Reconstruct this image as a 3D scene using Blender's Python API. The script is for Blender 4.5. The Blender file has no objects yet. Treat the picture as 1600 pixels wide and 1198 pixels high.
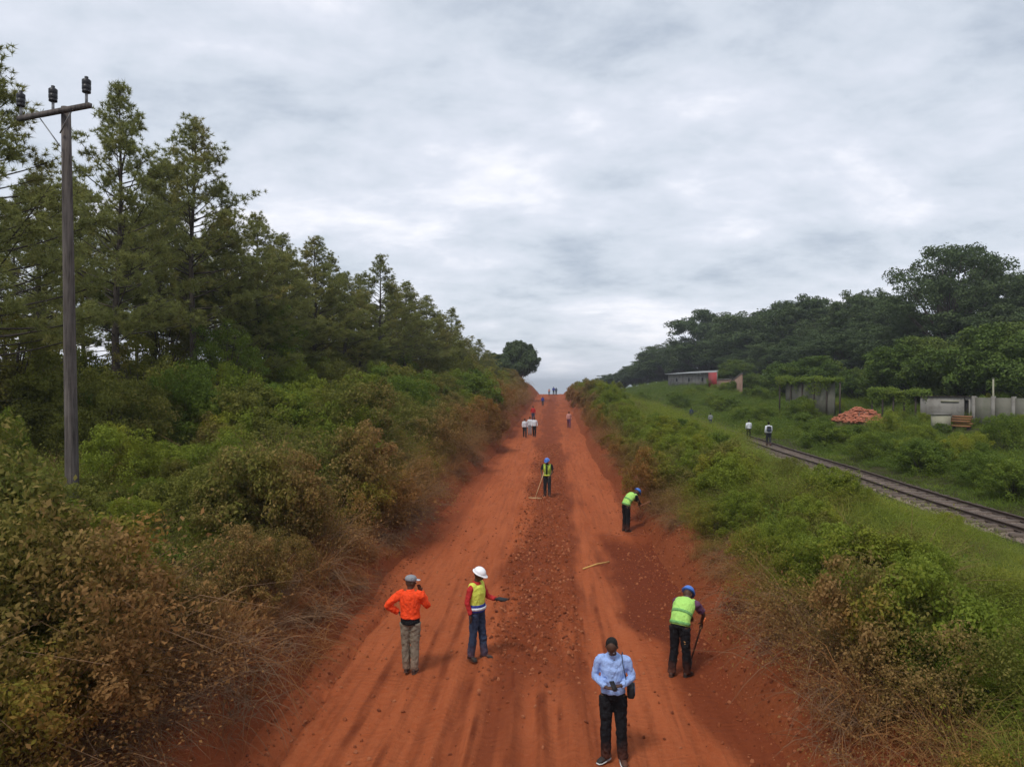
import bpy, bmesh, math, random
import numpy as np
from mathutils import Vector, Matrix
R = math.radians
random.seed(7); RNG = np.random.default_rng(7)
C = bpy.context.scene.collection
SC = bpy.context.scene

# ------------------------------------------------------------ camera, world, sun
YAW = R(3.35); CAMZ = 5.3; F = 1110.0            # F: focal length in pixels of the 1600 px wide photograph
SA, CA = math.sin(YAW), math.cos(YAW)
cam_d = bpy.data.cameras.new('camera'); cam = bpy.data.objects.new('camera', cam_d); C.objects.link(cam)
cam.location = (0, 0, CAMZ); cam.rotation_euler = (R(90), 0, YAW)
cam_d.sensor_fit = 'HORIZONTAL'; cam_d.sensor_width = 36; cam_d.lens = 36*F/1600
cam_d.clip_start = 0.1; cam_d.clip_end = 9000
SC.camera = cam
SUN_EL, SUN_AZ = R(58), R(-150)
w = bpy.data.worlds.new('World'); SC.world = w; w.use_nodes = True
def build_world():
    nt = w.node_tree; N = nt.nodes; L = nt.links; N.clear()
    out = N.new('ShaderNodeOutputWorld'); bg = N.new('ShaderNodeBackground'); bg.inputs['Strength'].default_value = 0.1
    sky = N.new('ShaderNodeTexSky'); sky.sky_type = 'NISHITA'; sky.sun_disc = False
    sky.sun_elevation = SUN_EL; sky.sun_rotation = R(210); sky.air_density = 1.2; sky.dust_density = 2.0
    tc = N.new('ShaderNodeTexCoord'); sp = N.new('ShaderNodeSeparateXYZ'); L.new(tc.outputs['Generated'], sp.inputs[0])
    def m(op, a, b=None, c=None):
        n = N.new('ShaderNodeMath'); n.operation = op
        for i, v in enumerate((a, b, c)):
            if v is None: continue
            if isinstance(v, (int, float)): n.inputs[i].default_value = v
            else: L.new(v, n.inputs[i])
        return n.outputs[0]
    z = m('MAXIMUM', sp.outputs[2], 0.0); zz = m('ADD', z, 0.26)
    cx = m('DIVIDE', sp.outputs[0], zz); cy = m('DIVIDE', sp.outputs[1], zz)
    cb = N.new('ShaderNodeCombineXYZ'); L.new(cx, cb.inputs[0]); L.new(cy, cb.inputs[1])
    def noise(scale, det, rough, dist, loc, sy=1.0):
        mp = N.new('ShaderNodeMapping'); mp.inputs['Location'].default_value = loc; mp.inputs['Scale'].default_value = (1, sy, 1)
        mp.inputs['Rotation'].default_value = (0, 0, R(-22))
        L.new(cb.outputs[0], mp.inputs[0])
        n = N.new('ShaderNodeTexNoise'); n.inputs['Scale'].default_value = scale; n.inputs['Detail'].default_value = det
        n.inputs['Roughness'].default_value = rough; n.inputs['Distortion'].default_value = dist
        L.new(mp.outputs[0], n.inputs['Vector']); return n.outputs['Fac']
    n1 = noise(1.5, 7, 0.56, 0.3, (3.1, 1.2, 0), 1.25); n2 = noise(4.2, 9, 0.60, 0.15, (7, 2, 0), 1.3)
    mix = m('ADD', m('MULTIPLY', n1, 0.66), m('MULTIPLY', n2, 0.34))
    cr = N.new('ShaderNodeValToRGB'); L.new(mix, cr.inputs[0])
    e = cr.color_ramp.elements
    K = 8.4
    cr.color_ramp.elements[0].position = 0.35; e[0].color = (0.37, 0.42, 0.50, 1)
    e[1].position = 0.63; e[1].color = (0.80, 0.80, 0.85, 1)
    a = e.new(0.455); a.color = (0.53, 0.575, 0.645, 1)
    a = e.new(0.54); a.color = (0.62, 0.65, 0.725, 1)
    vm = N.new('ShaderNodeVectorMath'); vm.operation = 'SCALE'; vm.inputs['Scale'].default_value = K
    L.new(cr.outputs[0], vm.inputs[0])
    mx = N.new('ShaderNodeMix'); mx.data_type = 'RGBA'; mx.inputs['Factor'].default_value = 0.07
    L.new(vm.outputs[0], mx.inputs['A']); L.new(sky.outputs[0], mx.inputs['B'])
    L.new(mx.outputs['Result'], bg.inputs['Color']); L.new(bg.outputs[0], out.inputs[0])
build_world()
sl = bpy.data.lights.new('sun', 'SUN'); sl.energy = 1.5; sl.angle = R(12); sl.color = (1.0, 0.96, 0.9)
sun = bpy.data.objects.new('sun', sl); C.objects.link(sun)
sun.rotation_euler = (R(90)-SUN_EL, 0, R(-30))
vs = SC.view_settings; vs.view_transform = 'Standard'; vs.look = 'None'; vs.gamma = 1; vs.use_curve_mapping = False; vs.exposure = 0.65
SC.cycles.max_bounces = 5; SC.cycles.diffuse_bounces = 3; SC.cycles.glossy_bounces = 2; SC.cycles.transmission_bounces = 3
SC.cycles.transparent_max_bounces = 4; SC.cycles.volume_bounces = 0

# ------------------------------------------------------------ numpy helpers
def _h(ix, iy, s):
    n = (ix.astype(np.int64)*374761393 + iy.astype(np.int64)*668265263 + s*974634777) & 0x7fffffff
    n = ((n ^ (n >> 13))*1274126177) & 0x7fffffff
    return ((n ^ (n >> 16)) & 0xffff)/65535.0
def vn(x, y, s=0):
    x = np.asarray(x, float); y = np.asarray(y, float)
    ix = np.floor(x); iy = np.floor(y); fx = x-ix; fy = y-iy
    fx = fx*fx*(3-2*fx); fy = fy*fy*(3-2*fy)
    a = _h(ix, iy, s); b = _h(ix+1, iy, s); c = _h(ix, iy+1, s); d = _h(ix+1, iy+1, s)
    return (a*(1-fx)+b*fx)*(1-fy)+(c*(1-fx)+d*fx)*fy
def fbm(x, y, o=4, s=0):
    t = 0; a = .5; k = 1
    for i in range(o): t = t+a*(vn(x*k, y*k, s+i*17)-.5); a *= .5; k *= 2.03
    return t*2
def sst(a, b, x):
    t = np.clip((np.asarray(x, float)-a)/(b-a), 0, 1); return t*t*(3-2*t)
def roadz(Y):
    Y = np.asarray(Y, float)
    t = np.clip(Y-24, 0, None)
    up = 0.0172*(t*t/(t+14))
    over = np.clip(Y-178, 0, None)
    return np.where(Y < 178, up, 0.0172*154*154/168 + 0.010*np.minimum(over, 8) - 0.036*np.clip(over-8, 0, 1600)*1.0)
LX, RX = -4.3, 3.1
def ground(X, Y):
    X = np.asarray(X, float); Y = np.asarray(Y, float)
    wob = 0.35*fbm(Y*.22, Y*0+3, 3, 5)
    u = -(X-LX)+wob+.3*sst(35, 60, Y); v = X-RX+0.35*fbm(Y*.25, Y*0+9, 3, 8)+.5*sst(30, 50, Y)
    hl = np.interp(u, [-1, 0, .35, .9, 1.8, 3.2, 5, 9, 14, 25, 60, 200, 600, 3000], [-.6, -.12, .38, .85, 1.3, 1.7, 2.0, 2.25, 2.6, 3.0, 2.6, -4, -20, -70])
    hl = hl + sst(1, 6, u)*sst(14, 50, Y)*1.0*(1-sst(60, 300, u)) + sst(.2, 2.2, u)*sst(35, 90, Y)*.9*(1-sst(6, 20, u))
    hr = np.interp(v, [-1, 0, .3, .8, 1.6, 3, 6, 8.6, 9.3, 11.8, 12.6, 14.5, 18, 24, 42, 90, 300, 3000], [-.6, -.12, .36, .85, 1.2, 1.45, 1.45, 1.08, .92, .92, .98, 1.05, 1.5, 1.95, 2.8, 4.0, 0, -70])
    hr = hr + sst(.8, 3, v)*(1-sst(6, 9, v))*sst(25, 110, Y)*.75
    hr = hr + sst(12.5, 24, v)*np.clip(Y-45, 0, 60)*.02*(1-sst(60, 300, v))
    h = np.where(X < -.6, hl, hr)
    off = np.where(X < -.6, u, v)
    k = np.where((X > 0) & (v > 9), .8, 1.0)
    z = roadz(Y)*k + h
    rail = sst(8.6, 9.6, v)*(1-sst(12, 13.4, v))
    z = z + fbm(X*.45, Y*.45, 4, 2)*.6*sst(.6, 3, off)*(1-np.where(X > 0, sst(4.5, 8, v)*(1-sst(12, 16, v)), 0)*.92) + fbm(X*2.3, Y*2.3, 3, 4)*.13*sst(.1, .8, off)*(1-rail)
    far = sst(230, 420, Y)
    return z*(1-far) + far*np.minimum(z, -6-.017*(Y-230))
def W(px, py, d):
    xc = (px-800)/F*d; return Vector((xc*CA-d*SA, xc*SA+d*CA, CAMZ-(py-599)/F*d))
def G(px, py, lo=6, hi=260):
    for d in np.geomspace(lo, hi, 1200):
        p = W(px, py, d)
        if p.z <= float(surf(p.x, p.y)): return p
    return p
def toroad(X, Y): return (X > LX-.2) & (X < RX+.2)
def gz(x, y): return float(ground(x, y))
def unit(v): return v/np.maximum(np.linalg.norm(v, axis=-1, keepdims=True), 1e-9)
def rvec(n): return unit(RNG.normal(size=(n, 3)))

# ------------------------------------------------------------ mesh helpers
def qmesh(name, V, FC, mats=(), mi=None, smooth=False):
    """V (n,3); FC list of (m,k) int arrays"""
    me = bpy.data.meshes.new(name); V = np.ascontiguousarray(V, dtype=np.float32)
    if not isinstance(FC, (list, tuple)): FC = [FC]
    FC = [f for f in FC if len(f)]
    me.vertices.add(len(V)); me.vertices.foreach_set('co', V.ravel())
    loops = np.concatenate([f.ravel() for f in FC]).astype(np.int32)
    tot = np.concatenate([np.full(len(f), f.shape[1]) for f in FC]).astype(np.int32)
    st = np.concatenate([[0], np.cumsum(tot)[:-1]]).astype(np.int32)
    me.loops.add(len(loops)); me.loops.foreach_set('vertex_index', loops)
    me.polygons.add(len(tot)); me.polygons.foreach_set('loop_start', st); me.polygons.foreach_set('loop_total', tot)
    if mi is not None: me.polygons.foreach_set('material_index', np.asarray(mi, np.int32))
    if smooth: me.polygons.foreach_set('use_smooth', np.ones(len(tot), bool))
    for m in mats: me.materials.append(m)
    me.update(calc_edges=True); me.validate()
    return me
class MB:
    def __init__(s): s.V = []; s.Q = []; s.T = []; s.n = 0
    def add(s, V, Fs):
        V = np.asarray(V, float).reshape(-1, 3); Fs = np.asarray(Fs)
        (s.Q if Fs.shape[1] == 4 else s.T).append(Fs+s.n); s.V.append(V); s.n += len(V)
    def box(s, c, size, rot=None):
        x, y, z = [q/2 for q in size]
        V = np.array([[a, b, d] for a in (-x, x) for b in (-y, y) for d in (-z, z)], float)
        if rot is not None: V = V @ np.array(rot.to_matrix() if hasattr(rot, 'to_matrix') else rot).T
        s.add(V+np.array(c), [[0, 1, 3, 2], [4, 6, 7, 5], [0, 4, 5, 1], [2, 3, 7, 6], [0, 2, 6, 4], [1, 5, 7, 3]])
    def bar(s, a, b, wdt, hgt):
        a = Vector(a); b = Vector(b); d = b-a
        q = d.to_track_quat('X', 'Z').to_matrix(); s.box((a+b)/2, (d.length, wdt, hgt), q)
    def tube(s, P, Rd, n=6, cap=True, flat=1.0):
        P = np.asarray(P, float); Rd = np.broadcast_to(np.asarray(Rd, float), (len(P),))
        T = unit(np.gradient(P, axis=0)); a = np.array([0, 0, 1.]) if abs(T[0][2]) < .9 else np.array([1., 0, 0])
        V = []
        for i in range(len(P)):
            x = np.cross(T[i], a); x /= np.linalg.norm(x)+1e-9; y = np.cross(T[i], x); a = np.cross(x, T[i]); 
            t = np.arange(n)*2*math.pi/n
            V.append(P[i]+Rd[i]*(np.cos(t)[:, None]*x+np.sin(t)[:, None]*y*flat))
        V = np.concatenate(V); m = len(P)
        q = [[i*n+j, i*n+(j+1) % n, (i+1)*n+(j+1) % n, (i+1)*n+j] for i in range(m-1) for j in range(n)]
        k = s.n; s.add(V, q)
        if cap:
            cv = np.array([P[0], P[-1]]); b = len(V)
            s.T.append(np.array([[j, b, (j+1) % n] for j in range(n)]+[[(m-1)*n+(j+1) % n, b+1, (m-1)*n+j] for j in range(n)])+k)
            s.V.append(cv); s.n += 2
        return s
    def rings(s, rs, n=16, cap=True):
        """rs: list of (centre, xvec, yvec) ; ellipse rings lofted"""
        t = np.arange(n)*2*math.pi/n
        V = np.concatenate([np.array(c)+np.cos(t)[:, None]*np.array(x)+np.sin(t)[:, None]*np.array(y) for c, x, y in rs]); m = len(rs)
        q = [[i*n+j, i*n+(j+1) % n, (i+1)*n+(j+1) % n, (i+1)*n+j] for i in range(m-1) for j in range(n)]
        k = s.n; s.add(V, q)
        if cap:
            cv = np.array([rs[0][0], rs[-1][0]], float); b = len(V)
            s.T.append(np.array([[j, b, (j+1) % n] for j in range(n)]+[[(m-1)*n+(j+1) % n, b+1, (m-1)*n+j] for j in range(n)])+k)
            s.V.append(cv); s.n += 2
    def ell(s, c, r, rot=None, n=12):
        rs = []
        for i in range(n+1):
            a = -math.pi/2+math.pi*i/n; cz = math.sin(a); rr = max(math.cos(a), .02)
            cc = Vector((0, 0, cz*r[2])); x = Vector((rr*r[0], 0, 0)); y = Vector((0, rr*r[1], 0))
            if rot: cc = rot @ cc; x = rot @ x; y = rot @ y
            rs.append((Vector(c)+cc, x, y))
        s.rings(rs, 14)
    def mesh(s, name, mats=(), smooth=False):
        V = np.concatenate(s.V); Fs = []
        if s.Q: Fs.append(np.concatenate(s.Q))
        if s.T: Fs.append(np.concatenate(s.T))
        return qmesh(name, V, Fs, mats, smooth=smooth)
def obj(name, me, parent=None, loc=None, rz=None, kind=None, label=None, cat=None, group=None):
    o = bpy.data.objects.new(name, me); C.objects.link(o)
    if parent is not None: o.parent = parent
    if loc is not None: o.location = loc
    if rz is not None: o.rotation_euler = (0, 0, rz)
    for k, v_ in (('kind', kind), ('label', label), ('category', cat), ('group', group)):
        if v_: o[k] = v_
    return o
def thing(name, label, cat, loc=(0, 0, 0), rz=0, group=None): return obj(name, None, None, loc, rz, None, label, cat, group)

# leaves / blades as numpy
def leaves(P, D, Nn, l, wd):
    """diamond leaves"""
    D = unit(D); S = unit(np.cross(D, Nn)); up = np.cross(S, D)
    l = np.broadcast_to(l, (len(P),))[:, None]; wd = np.broadcast_to(wd, (len(P),))[:, None]
    V = np.stack([P, P+D*l*.5+S*wd+up*l*.07, P+D*l-up*l*.08, P+D*l*.5-S*wd+up*l*.07], 1).reshape(-1, 3)
    Q = np.arange(len(P)*4).reshape(-1, 4); return V, Q
def blades(P, D, bend, L, wd, seg=3):
    n = len(P); D = unit(D); bd = unit(bend); S = unit(np.cross(D, bd)+rvec(n)*.25)
    L = np.broadcast_to(L, (n,))[:, None]; rows = []
    for i in range(seg+1):
        t = i/seg; c = P + D*L*t*(1-.25*t) + bd*L*(t*t)*.55 + np.array([0, 0, -1.])*L*.28*t**3
        wv = wd*(1-t)**.7*(.55+.45*min(1, t*4+.4))+.0012
        rows.append(np.stack([c-S*wv, c+S*wv], 1))
    V = np.stack(rows, 1).reshape(n, -1, 3); m = V.shape[1]
    base = (np.arange(n)*m)[:, None, None]
    q = np.array([[2*i, 2*i+1, 2*i+3, 2*i+2] for i in range(seg)])[None]
    return V.reshape(-1, 3), (q+base).reshape(-1, 4)

# ------------------------------------------------------------ materials
class NT:
    def __init__(s, name):
        s.m = bpy.data.materials.new(name); s.m.use_nodes = True; s.t = s.m.node_tree; s.N = s.t.nodes; s.L = s.t.links
        s.N.clear(); s.out = s.N.new('ShaderNodeOutputMaterial')
    def n(s, typ, **k):
        o = s.N.new('ShaderNode'+typ)
        for a, b in k.items(): setattr(o, a, b)
        return o
    def put(s, sock, v):
        if hasattr(v, 'links') or isinstance(v, bpy.types.NodeSocket): s.L.new(v, sock)
        else: sock.default_value = v
    def math(s, op, *a):
        n = s.n('Math', operation=op)
        for i, v in enumerate(a): s.put(n.inputs[i], v)
        return n.outputs[0]
    def mix(s, f, a, b, typ='MIX'):
        n = s.n('Mix', data_type='RGBA', blend_type=typ); s.put(n.inputs['Factor'], f)
        s.put(n.inputs['A'], a if not isinstance(a, tuple) else (*a[:3], 1)); s.put(n.inputs['B'], b if not isinstance(b, tuple) else (*b[:3], 1))
        return n.outputs['Result']
    def noise(s, vec, scale, det=4, rough=.55, dist=0.0, msc=None, out='Fac'):
        if msc: vec = s.map(vec, msc)
        n = s.n('TexNoise'); s.L.new(vec, n.inputs['Vector']); n.inputs['Scale'].default_value = scale
        n.inputs['Detail'].default_value = det; n.inputs['Roughness'].default_value = rough; n.inputs['Distortion'].default_value = dist
        return n.outputs[out]
    def map(s, vec, sc, loc=(0, 0, 0)):
        n = s.n('Mapping'); n.inputs['Scale'].default_value = sc; n.inputs['Location'].default_value = loc; s.L.new(vec, n.inputs[0]); return n.outputs[0]
    def rng(s, v, a, b, c=0., d=1.):
        n = s.n('MapRange'); n.clamp = True
        for i, q in enumerate((v, a, b, c, d)): s.put(n.inputs[i], q)
        return n.outputs[0]
    def pos(s): return s.n('NewGeometry').outputs['Position']
    def objc(s): return s.n('TexCoord').outputs['Object']
    def pr(s, col, rough=.8, spec=.3, metal=0., bump=None, bs=.3, bd=.02):
        b = s.n('BsdfPrincipled'); s.put(b.inputs['Base Color'], col if not isinstance(col, tuple) else (*col[:3], 1)); s.put(b.inputs['Roughness'], rough)
        b.inputs['Specular IOR Level'].default_value = spec; b.inputs['Metallic'].default_value = metal
        if bump is not None:
            bn = s.n('Bump'); bn.inputs['Strength'].default_value = bs; bn.inputs['Distance'].default_value = bd
            s.L.new(bump, bn.inputs['Height']); s.L.new(bn.outputs[0], b.inputs['Normal'])
        return b.outputs[0]
    def end(s, sh): s.L.new(sh, s.out.inputs[0]); return s.m
def simple(name, col, rough=.75, var=.25, scale=6, spec=.25, metal=0, bump=.25, bscale=None, bd=.01, dirt=None):
    t = NT(name); c = t.objc(); n1 = t.noise(c, scale, 5, .6)
    cc = t.mix(n1, tuple(x*(1-var) for x in col), tuple(min(1, x*(1+var)) for x in col))
    if dirt:
        n3 = t.noise(c, scale*.6, 5, .7); cc = t.mix(t.rng(n3, .45, .7, 0, dirt[1]), cc, dirt[0])
    n2 = t.noise(c, bscale or scale*5, 4, .6)
    return t.end(t.pr(cc, rough, spec, metal, n2, bump, bd))
LEAFK = 1.22
def foliage(name, g1, g2, d1, d2, dry=1.0, drybase=0.0, trans=.42, rough=.6, patch=.35, dust=.8, yellow=(.12, .10, .02)):
    """leaf colour: greens varied per leaf and in patches over the ground; dry and dusty towards the road"""
    g1, g2, d1, d2, yellow = [tuple(q*LEAFK for q in c_) for c_ in (g1, g2, d1, d2, yellow)]
    t = NT(name); p = t.pos(); geo = t.n('NewGeometry'); ri = geo.outputs['Random Per Island']; oi = t.n('ObjectInfo').outputs['Random']
    sp = t.n('SeparateXYZ'); t.L.new(p, sp.inputs[0]); X = sp.outputs[0]
    flat = t.map(p, (1, 1, .0))
    n = t.noise(flat, patch, 3, .6); n2 = t.noise(flat, patch*3.1, 3, .6)
    gf = t.math('ADD', t.math('MULTIPLY', ri, .45), t.math('ADD', t.math('MULTIPLY', oi, .25), t.math('MULTIPLY', n2, .35)))
    g = t.mix(gf, g1, g2)
    g = t.mix(t.rng(n, .50, .68, 0, .55), g, yellow)
    dc = t.mix(t.math('ADD', t.math('MULTIPLY', ri, .6), t.math('MULTIPLY', n2, .4)), d1, d2)
    u = t.math('SUBTRACT', LX, X); v = t.math('SUBTRACT', X, RX)
    ul = t.rng(u, .3, 4.8, 1.0, 0.0); vr = t.rng(v, .2, 2.4, 1.0, 0.0)
    left = t.math('LESS_THAN', X, -.6)
    near = t.math('ADD', t.math('MULTIPLY', ul, left), t.math('MULTIPLY', vr, t.math('SUBTRACT', 1.0, left)))
    f = t.math('ADD', t.math('MULTIPLY', near, dry), t.math('ADD', drybase, t.math('MULTIPLY', t.math('SUBTRACT', n, .5), 2.2)))
    f = t.math('ADD', f, t.math('MULTIPLY', t.math('SUBTRACT', ri, .5), .5))
    f = t.rng(f, .25, .8, 0, 1)
    col = t.mix(f, g, dc)
    ud = t.rng(u, .0, 2.6, 1.0, 0.0); vd = t.rng(v, .0, 1.7, 1.0, 0.0)
    nd = t.math('ADD', t.math('MULTIPLY', ud, left), t.math('MULTIPLY', vd, t.math('SUBTRACT', 1.0, left)))
    col = t.mix(t.math('MULTIPLY', nd, dust*.5), col, (.27, .070, .022))
    a = t.pr(col, rough, .08)
    if trans > 0:
        tr = t.n('BsdfTranslucent'); t.L.new(col, tr.inputs[0]); ms = t.n('MixShader'); ms.inputs[0].default_value = trans
        t.L.new(a, ms.inputs[1]); t.L.new(tr.outputs[0], ms.inputs[2]); a = ms.outputs[0]
    return t.end(a)
M = {}
BRN1, BRN2 = (.15, .080, .028), (.30, .165, .062)
M['grass'] = foliage('green_grass_blades', (.10, .135, .020), (.20, .225, .040), BRN1, BRN2, 1.25, -.22, yellow=(.22, .20, .035))
M['weed'] = foliage('weed_leaves', (.090, .130, .016), (.20, .235, .032), (.17, .10, .030), (.30, .185, .058), 1.0, -.28, yellow=(.26, .22, .025))
M['shrub'] = foliage('shrub_leaves', (.070, .085, .016), (.180, .180, .036), (.14, .100, .034), (.30, .205, .080), .85, -.02, yellow=(.20, .16, .035))
M['dry'] = foliage('dry_grass_straw', (.16, .15, .035), (.30, .25, .065), (.15, .080, .030), (.33, .185, .070), 1.3, .0)
M['lush'] = foliage('lush_leaves', (.050, .090, .014), (.135, .180, .028), (.10, .11, .03), (.17, .16, .04), 0, -.5, dust=0, yellow=(.17, .20, .025))
M['pine'] = foliage('pine_needles', (.10, .125, .035), (.235, .235, .075), (.24, .16, .06), (.32, .22, .09), 0, -.10, trans=.38, patch=.5, dust=0, yellow=(.24, .20, .05))
M['leafA'] = foliage('broad_leaves_dark', (.032, .052, .022), (.080, .108, .042), (.05, .055, .025), (.08, .08, .035), 0, -.5, trans=.2, patch=.12, dust=0, yellow=(.07, .085, .028))
M['leafM'] = foliage('mango_leaves', (.032, .064, .013), (.095, .130, .026), (.07, .08, .025), (.11, .10, .035), 0, -.5, trans=.2, patch=.2, dust=0, yellow=(.12, .14, .03))
M['bark'] = simple('pine_bark', (.065, .052, .042), .95, .5, 9, bump=.8, bd=.03)
M['twig'] = simple('dead_stems', (.15, .085, .045), .9, .5, 5)
def soil():
    t = NT('red_laterite_road'); p = t.pos()
    at = t.n('Attribute', attribute_name='wet'); wet = at.outputs['Fac']
    n1 = t.noise(p, 1.1, 6, .62, .3, (1, .22, 1)); n2 = t.noise(p, 9, 6, .65); n3 = t.noise(p, 55, 4, .7); n4 = t.noise(p, 7.5, 4, .6, .2, (1, .05, 1))
    c = t.mix(t.rng(n1, .3, .7), (.29, .062, .017), (.41, .108, .038))
    c = t.mix(t.rng(n4, .48, .64, 0, .5), c, (.175, .040, .013))
    c = t.mix(t.rng(n2, .38, .72, 0, .45), c, (.42, .135, .055))
    c = t.mix(wet, c, t.mix(n2, (.090, .017, .0055), (.18, .038, .012)))
    c = t.mix(t.rng(n3, .25, .75, .0, .35), c, (.11, .026, .009))
    wv = t.n('TexWave', wave_type='BANDS', bands_direction='Y'); t.L.new(t.map(p, (.35, 1, 1)), wv.inputs[0]); wv.inputs['Scale'].default_value = 2.1
    wv.inputs['Distortion'].default_value = 7; wv.inputs['Detail'].default_value = 3
    wm = t.rng(t.noise(p, .9, 3), .45, .6, 0, 1); c = t.mix(t.math('MULTIPLY', t.math('MULTIPLY', wm, t.rng(wv.outputs['Fac'], .5, .8)), .10), c, (.15, .036, .012))
    h = t.math('ADD', t.math('MULTIPLY', n3, .5), t.math('ADD', n2, t.math('MULTIPLY', t.math('MULTIPLY', wv.outputs['Fac'], wm), .22)))
    return t.end(t.pr(c, .95, .12, 0, h, .9, .035))
M['soil'] = soil()
def terra():
    t = NT('bank_soil'); p = t.pos(); sp = t.n('SeparateXYZ'); t.L.new(p, sp.inputs[0]); X = sp.outputs[0]
    n = t.noise(p, 1.3, 6, .65); n2 = t.noise(p, 14, 5, .7)
    red = t.mix(n2, (.13, .032, .011), (.28, .075, .026)); br = t.mix(n2, (.030, .018, .009), (.075, .045, .022)); gr = t.mix(n2, (.022, .024, .008), (.055, .050, .018))  # litter tones br, gr also darkened so hollows under plants read as shade
    d = t.math('SUBTRACT', t.math('ABSOLUTE', t.math('ADD', X, .6)), 3.7)
    d = t.math('ADD', d, t.math('MULTIPLY', t.math('SUBTRACT', n, .5), 3.0))
    c = t.mix(t.rng(d, 1.0, 2.6), red, br); c = t.mix(t.rng(d, 3.5, 6.5), c, gr)
    return t.end(t.pr(c, .95, .1, 0, n2, .8, .05))
M['terra'] = terra()

# ------------------------------------------------------------ ground and road
def axis(segs):
    out = []
    for a, b, st in segs: out += list(np.arange(a, b, st))
    out.append(segs[-1][1]); return np.array(out)
def grid(X, Y, Z):
    nx, ny = len(X), len(Y)
    XX, YY = np.meshgrid(X, Y); V = np.stack([XX, YY, Z], -1).reshape(-1, 3)
    i = np.arange(nx-1); j = np.arange(ny-1); I, J = np.meshgrid(i, j); a = (J*nx+I).ravel()
    return V, np.stack([a, a+1, a+nx+1, a+nx], 1)
gx = axis([(-3000, -400, 200), (-400, -100, 30), (-100, -30, 3), (-30, -8, .45), (-8, -4, .13), (-4, 2.8, .5), (2.8, 6.5, .13), (6.5, 30, .4), (30, 120, 4), (120, 400, 30), (400, 3000, 200)])
gy = axis([(-60, 3, 3), (3, 30, .2), (30, 70, .45), (70, 260, 2), (260, 1000, 30), (1000, 6000, 250)])
XX, YY = np.meshgrid(gx, gy)
ZZ = ground(XX, YY); inr = (XX > LX+.2+.3*sst(35, 60, YY)) & (XX < RX-.2-.5*sst(30, 50, YY)); ZZ = np.where(inr, roadz(YY)-.35-np.where(YY > 240, 0, 0), ZZ)
ZZ = np.where(YY > 420, np.minimum(ZZ, -6-.017*(YY-230)), ZZ)
V, Q = grid(gx, gy, ZZ); obj('ground', qmesh('ground', V, Q, [M['terra']], smooth=True), kind='structure')

def wetf(X, Y):
    """dark, freshly turned or moist earth, 0..1"""
    n = fbm(X*.8, Y*.25, 4, 31)*.9; n2 = fbm(X*3, Y*1.1, 3, 37)*.5
    c = -.35+.25*np.sin(Y*.05)+.35*fbm(Y*.12, Y*0, 2, 90); w0 = sst(1.3, .6, np.abs(X-c)+n*.75+fbm(X*4, Y*.35, 3, 91)*.5)*sst(9, 14, Y+n*6)*(.75+n2*.5)
    for c_, w_, y_ in ((-3.05, .07, 15), (-2.45, .05, 19), (-2.05, .08, 22), (-1.55, .13, 17), (-1.25, .04, 15), (-.72, .06, 16), (-.18, .09, 15.5), (.12, .05, 15.5), (.62, .04, 26), (1.05, .05, 20)):
        w0 = np.maximum(w0, sst(w_*1.5, w_*.5, np.abs(X-c_-.09*n-.05*fbm(Y*.3, Y*0+c_, 2, 95)))*sst(y_+1, y_-3, Y+n)*(.50+.9*fbm(X*4, Y*1.2, 3, 96)))
    w0 = np.maximum(w0, sst(.20, .08, np.abs(X+1.0-.1*n))*sst(19, 10, Y)*.75)
    r = sst(1.15, 1.75, X+n*.8+n2*.5)*sst(14.2, 15.5, Y-(2.4-X)*1.5+n*2)*sst(26, 23.5, Y+n*2)
    r2 = sst(2.3, 2.7, X+n*.5-.02*(Y-14))*.75*sst(12.5, 15, Y)
    l = sst(-3.2, -3.7, X+n*.4)*.5*sst(18, 26, Y)
    fr = sst(2.5, 2.9, X+n*.6+(Y-10)*.10)*.8
    far = sst(45, 90, Y)*.35
    return np.clip(np.maximum.reduce([w0, r, r2, l, fr*sst(16, 14, Y), far*(1+n)]) , 0, 1)
def roadh(X, Y):
    z = roadz(Y)+0*X
    f = sst(75, 30, Y)
    wob = .12*fbm(Y*.12, Y*0, 2, 3); XW = X+wob
    tr = np.zeros_like(z)
    for c, wd, a in ((-2.9, .28, .035), (-2.15, .22, .04), (-1.55, .14, .055), (-1.0, .17, .06), (-.45, .13, .045), (.02, .13, .05), (.45, .05, -.03), (.75, .2, .03), (1.35, .22, .03), (-3.6, .3, .03)):
        tr -= a*np.exp(-((XW-c)/wd)**2)*(1+.6*fbm(Y*.5+c*3, Y*0+c, 3, 6))
        tr += a*.45*np.exp(-((np.abs(XW-c)-wd*1.7)/(wd*.5))**2)
    rough = sst(1.25, .8, np.abs(X+.4))*sst(11, 15, Y)
    z = z + tr*(1-.65*rough)
    z = z + fbm(X*1.1, Y*.8, 4, 11)*.05 + fbm(X*7, Y*6, 3, 12)*(.012+.085*rough*sst(60, 30, Y)) + np.abs(fbm(X*11, Y*10, 2, 13))*(.008+.09*rough*f)
    # dug patch at the right
    z -= .10*sst(1.25, 1.7, X+fbm(X, Y*.3, 3, 31)*.5)*sst(14, 16, Y)*sst(25, 23, Y)
    z += .07*np.exp(-((Y-24.6-.3*fbm(X*2, X*0, 3, 8))/.25)**2)*sst(1.1, 1.5, X)
    # ditch at the left toe
    dl = X-(-4.0+.35*fbm(Y*.5, Y*0+7, 4, 21)+.1*np.sin(Y*.7))
    z -= .20*np.exp(-(dl/.10)**2)*sst(22, 16, Y)*sst(6.5, 9, Y)*(.6+.6*vn(Y*2, Y*0, 5)) + .02*sst(.2, -.2, dl)
    z += .10*sst(-.15, -.7, dl)+.10*sst(2.7, 3.4, X)
    return z
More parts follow.
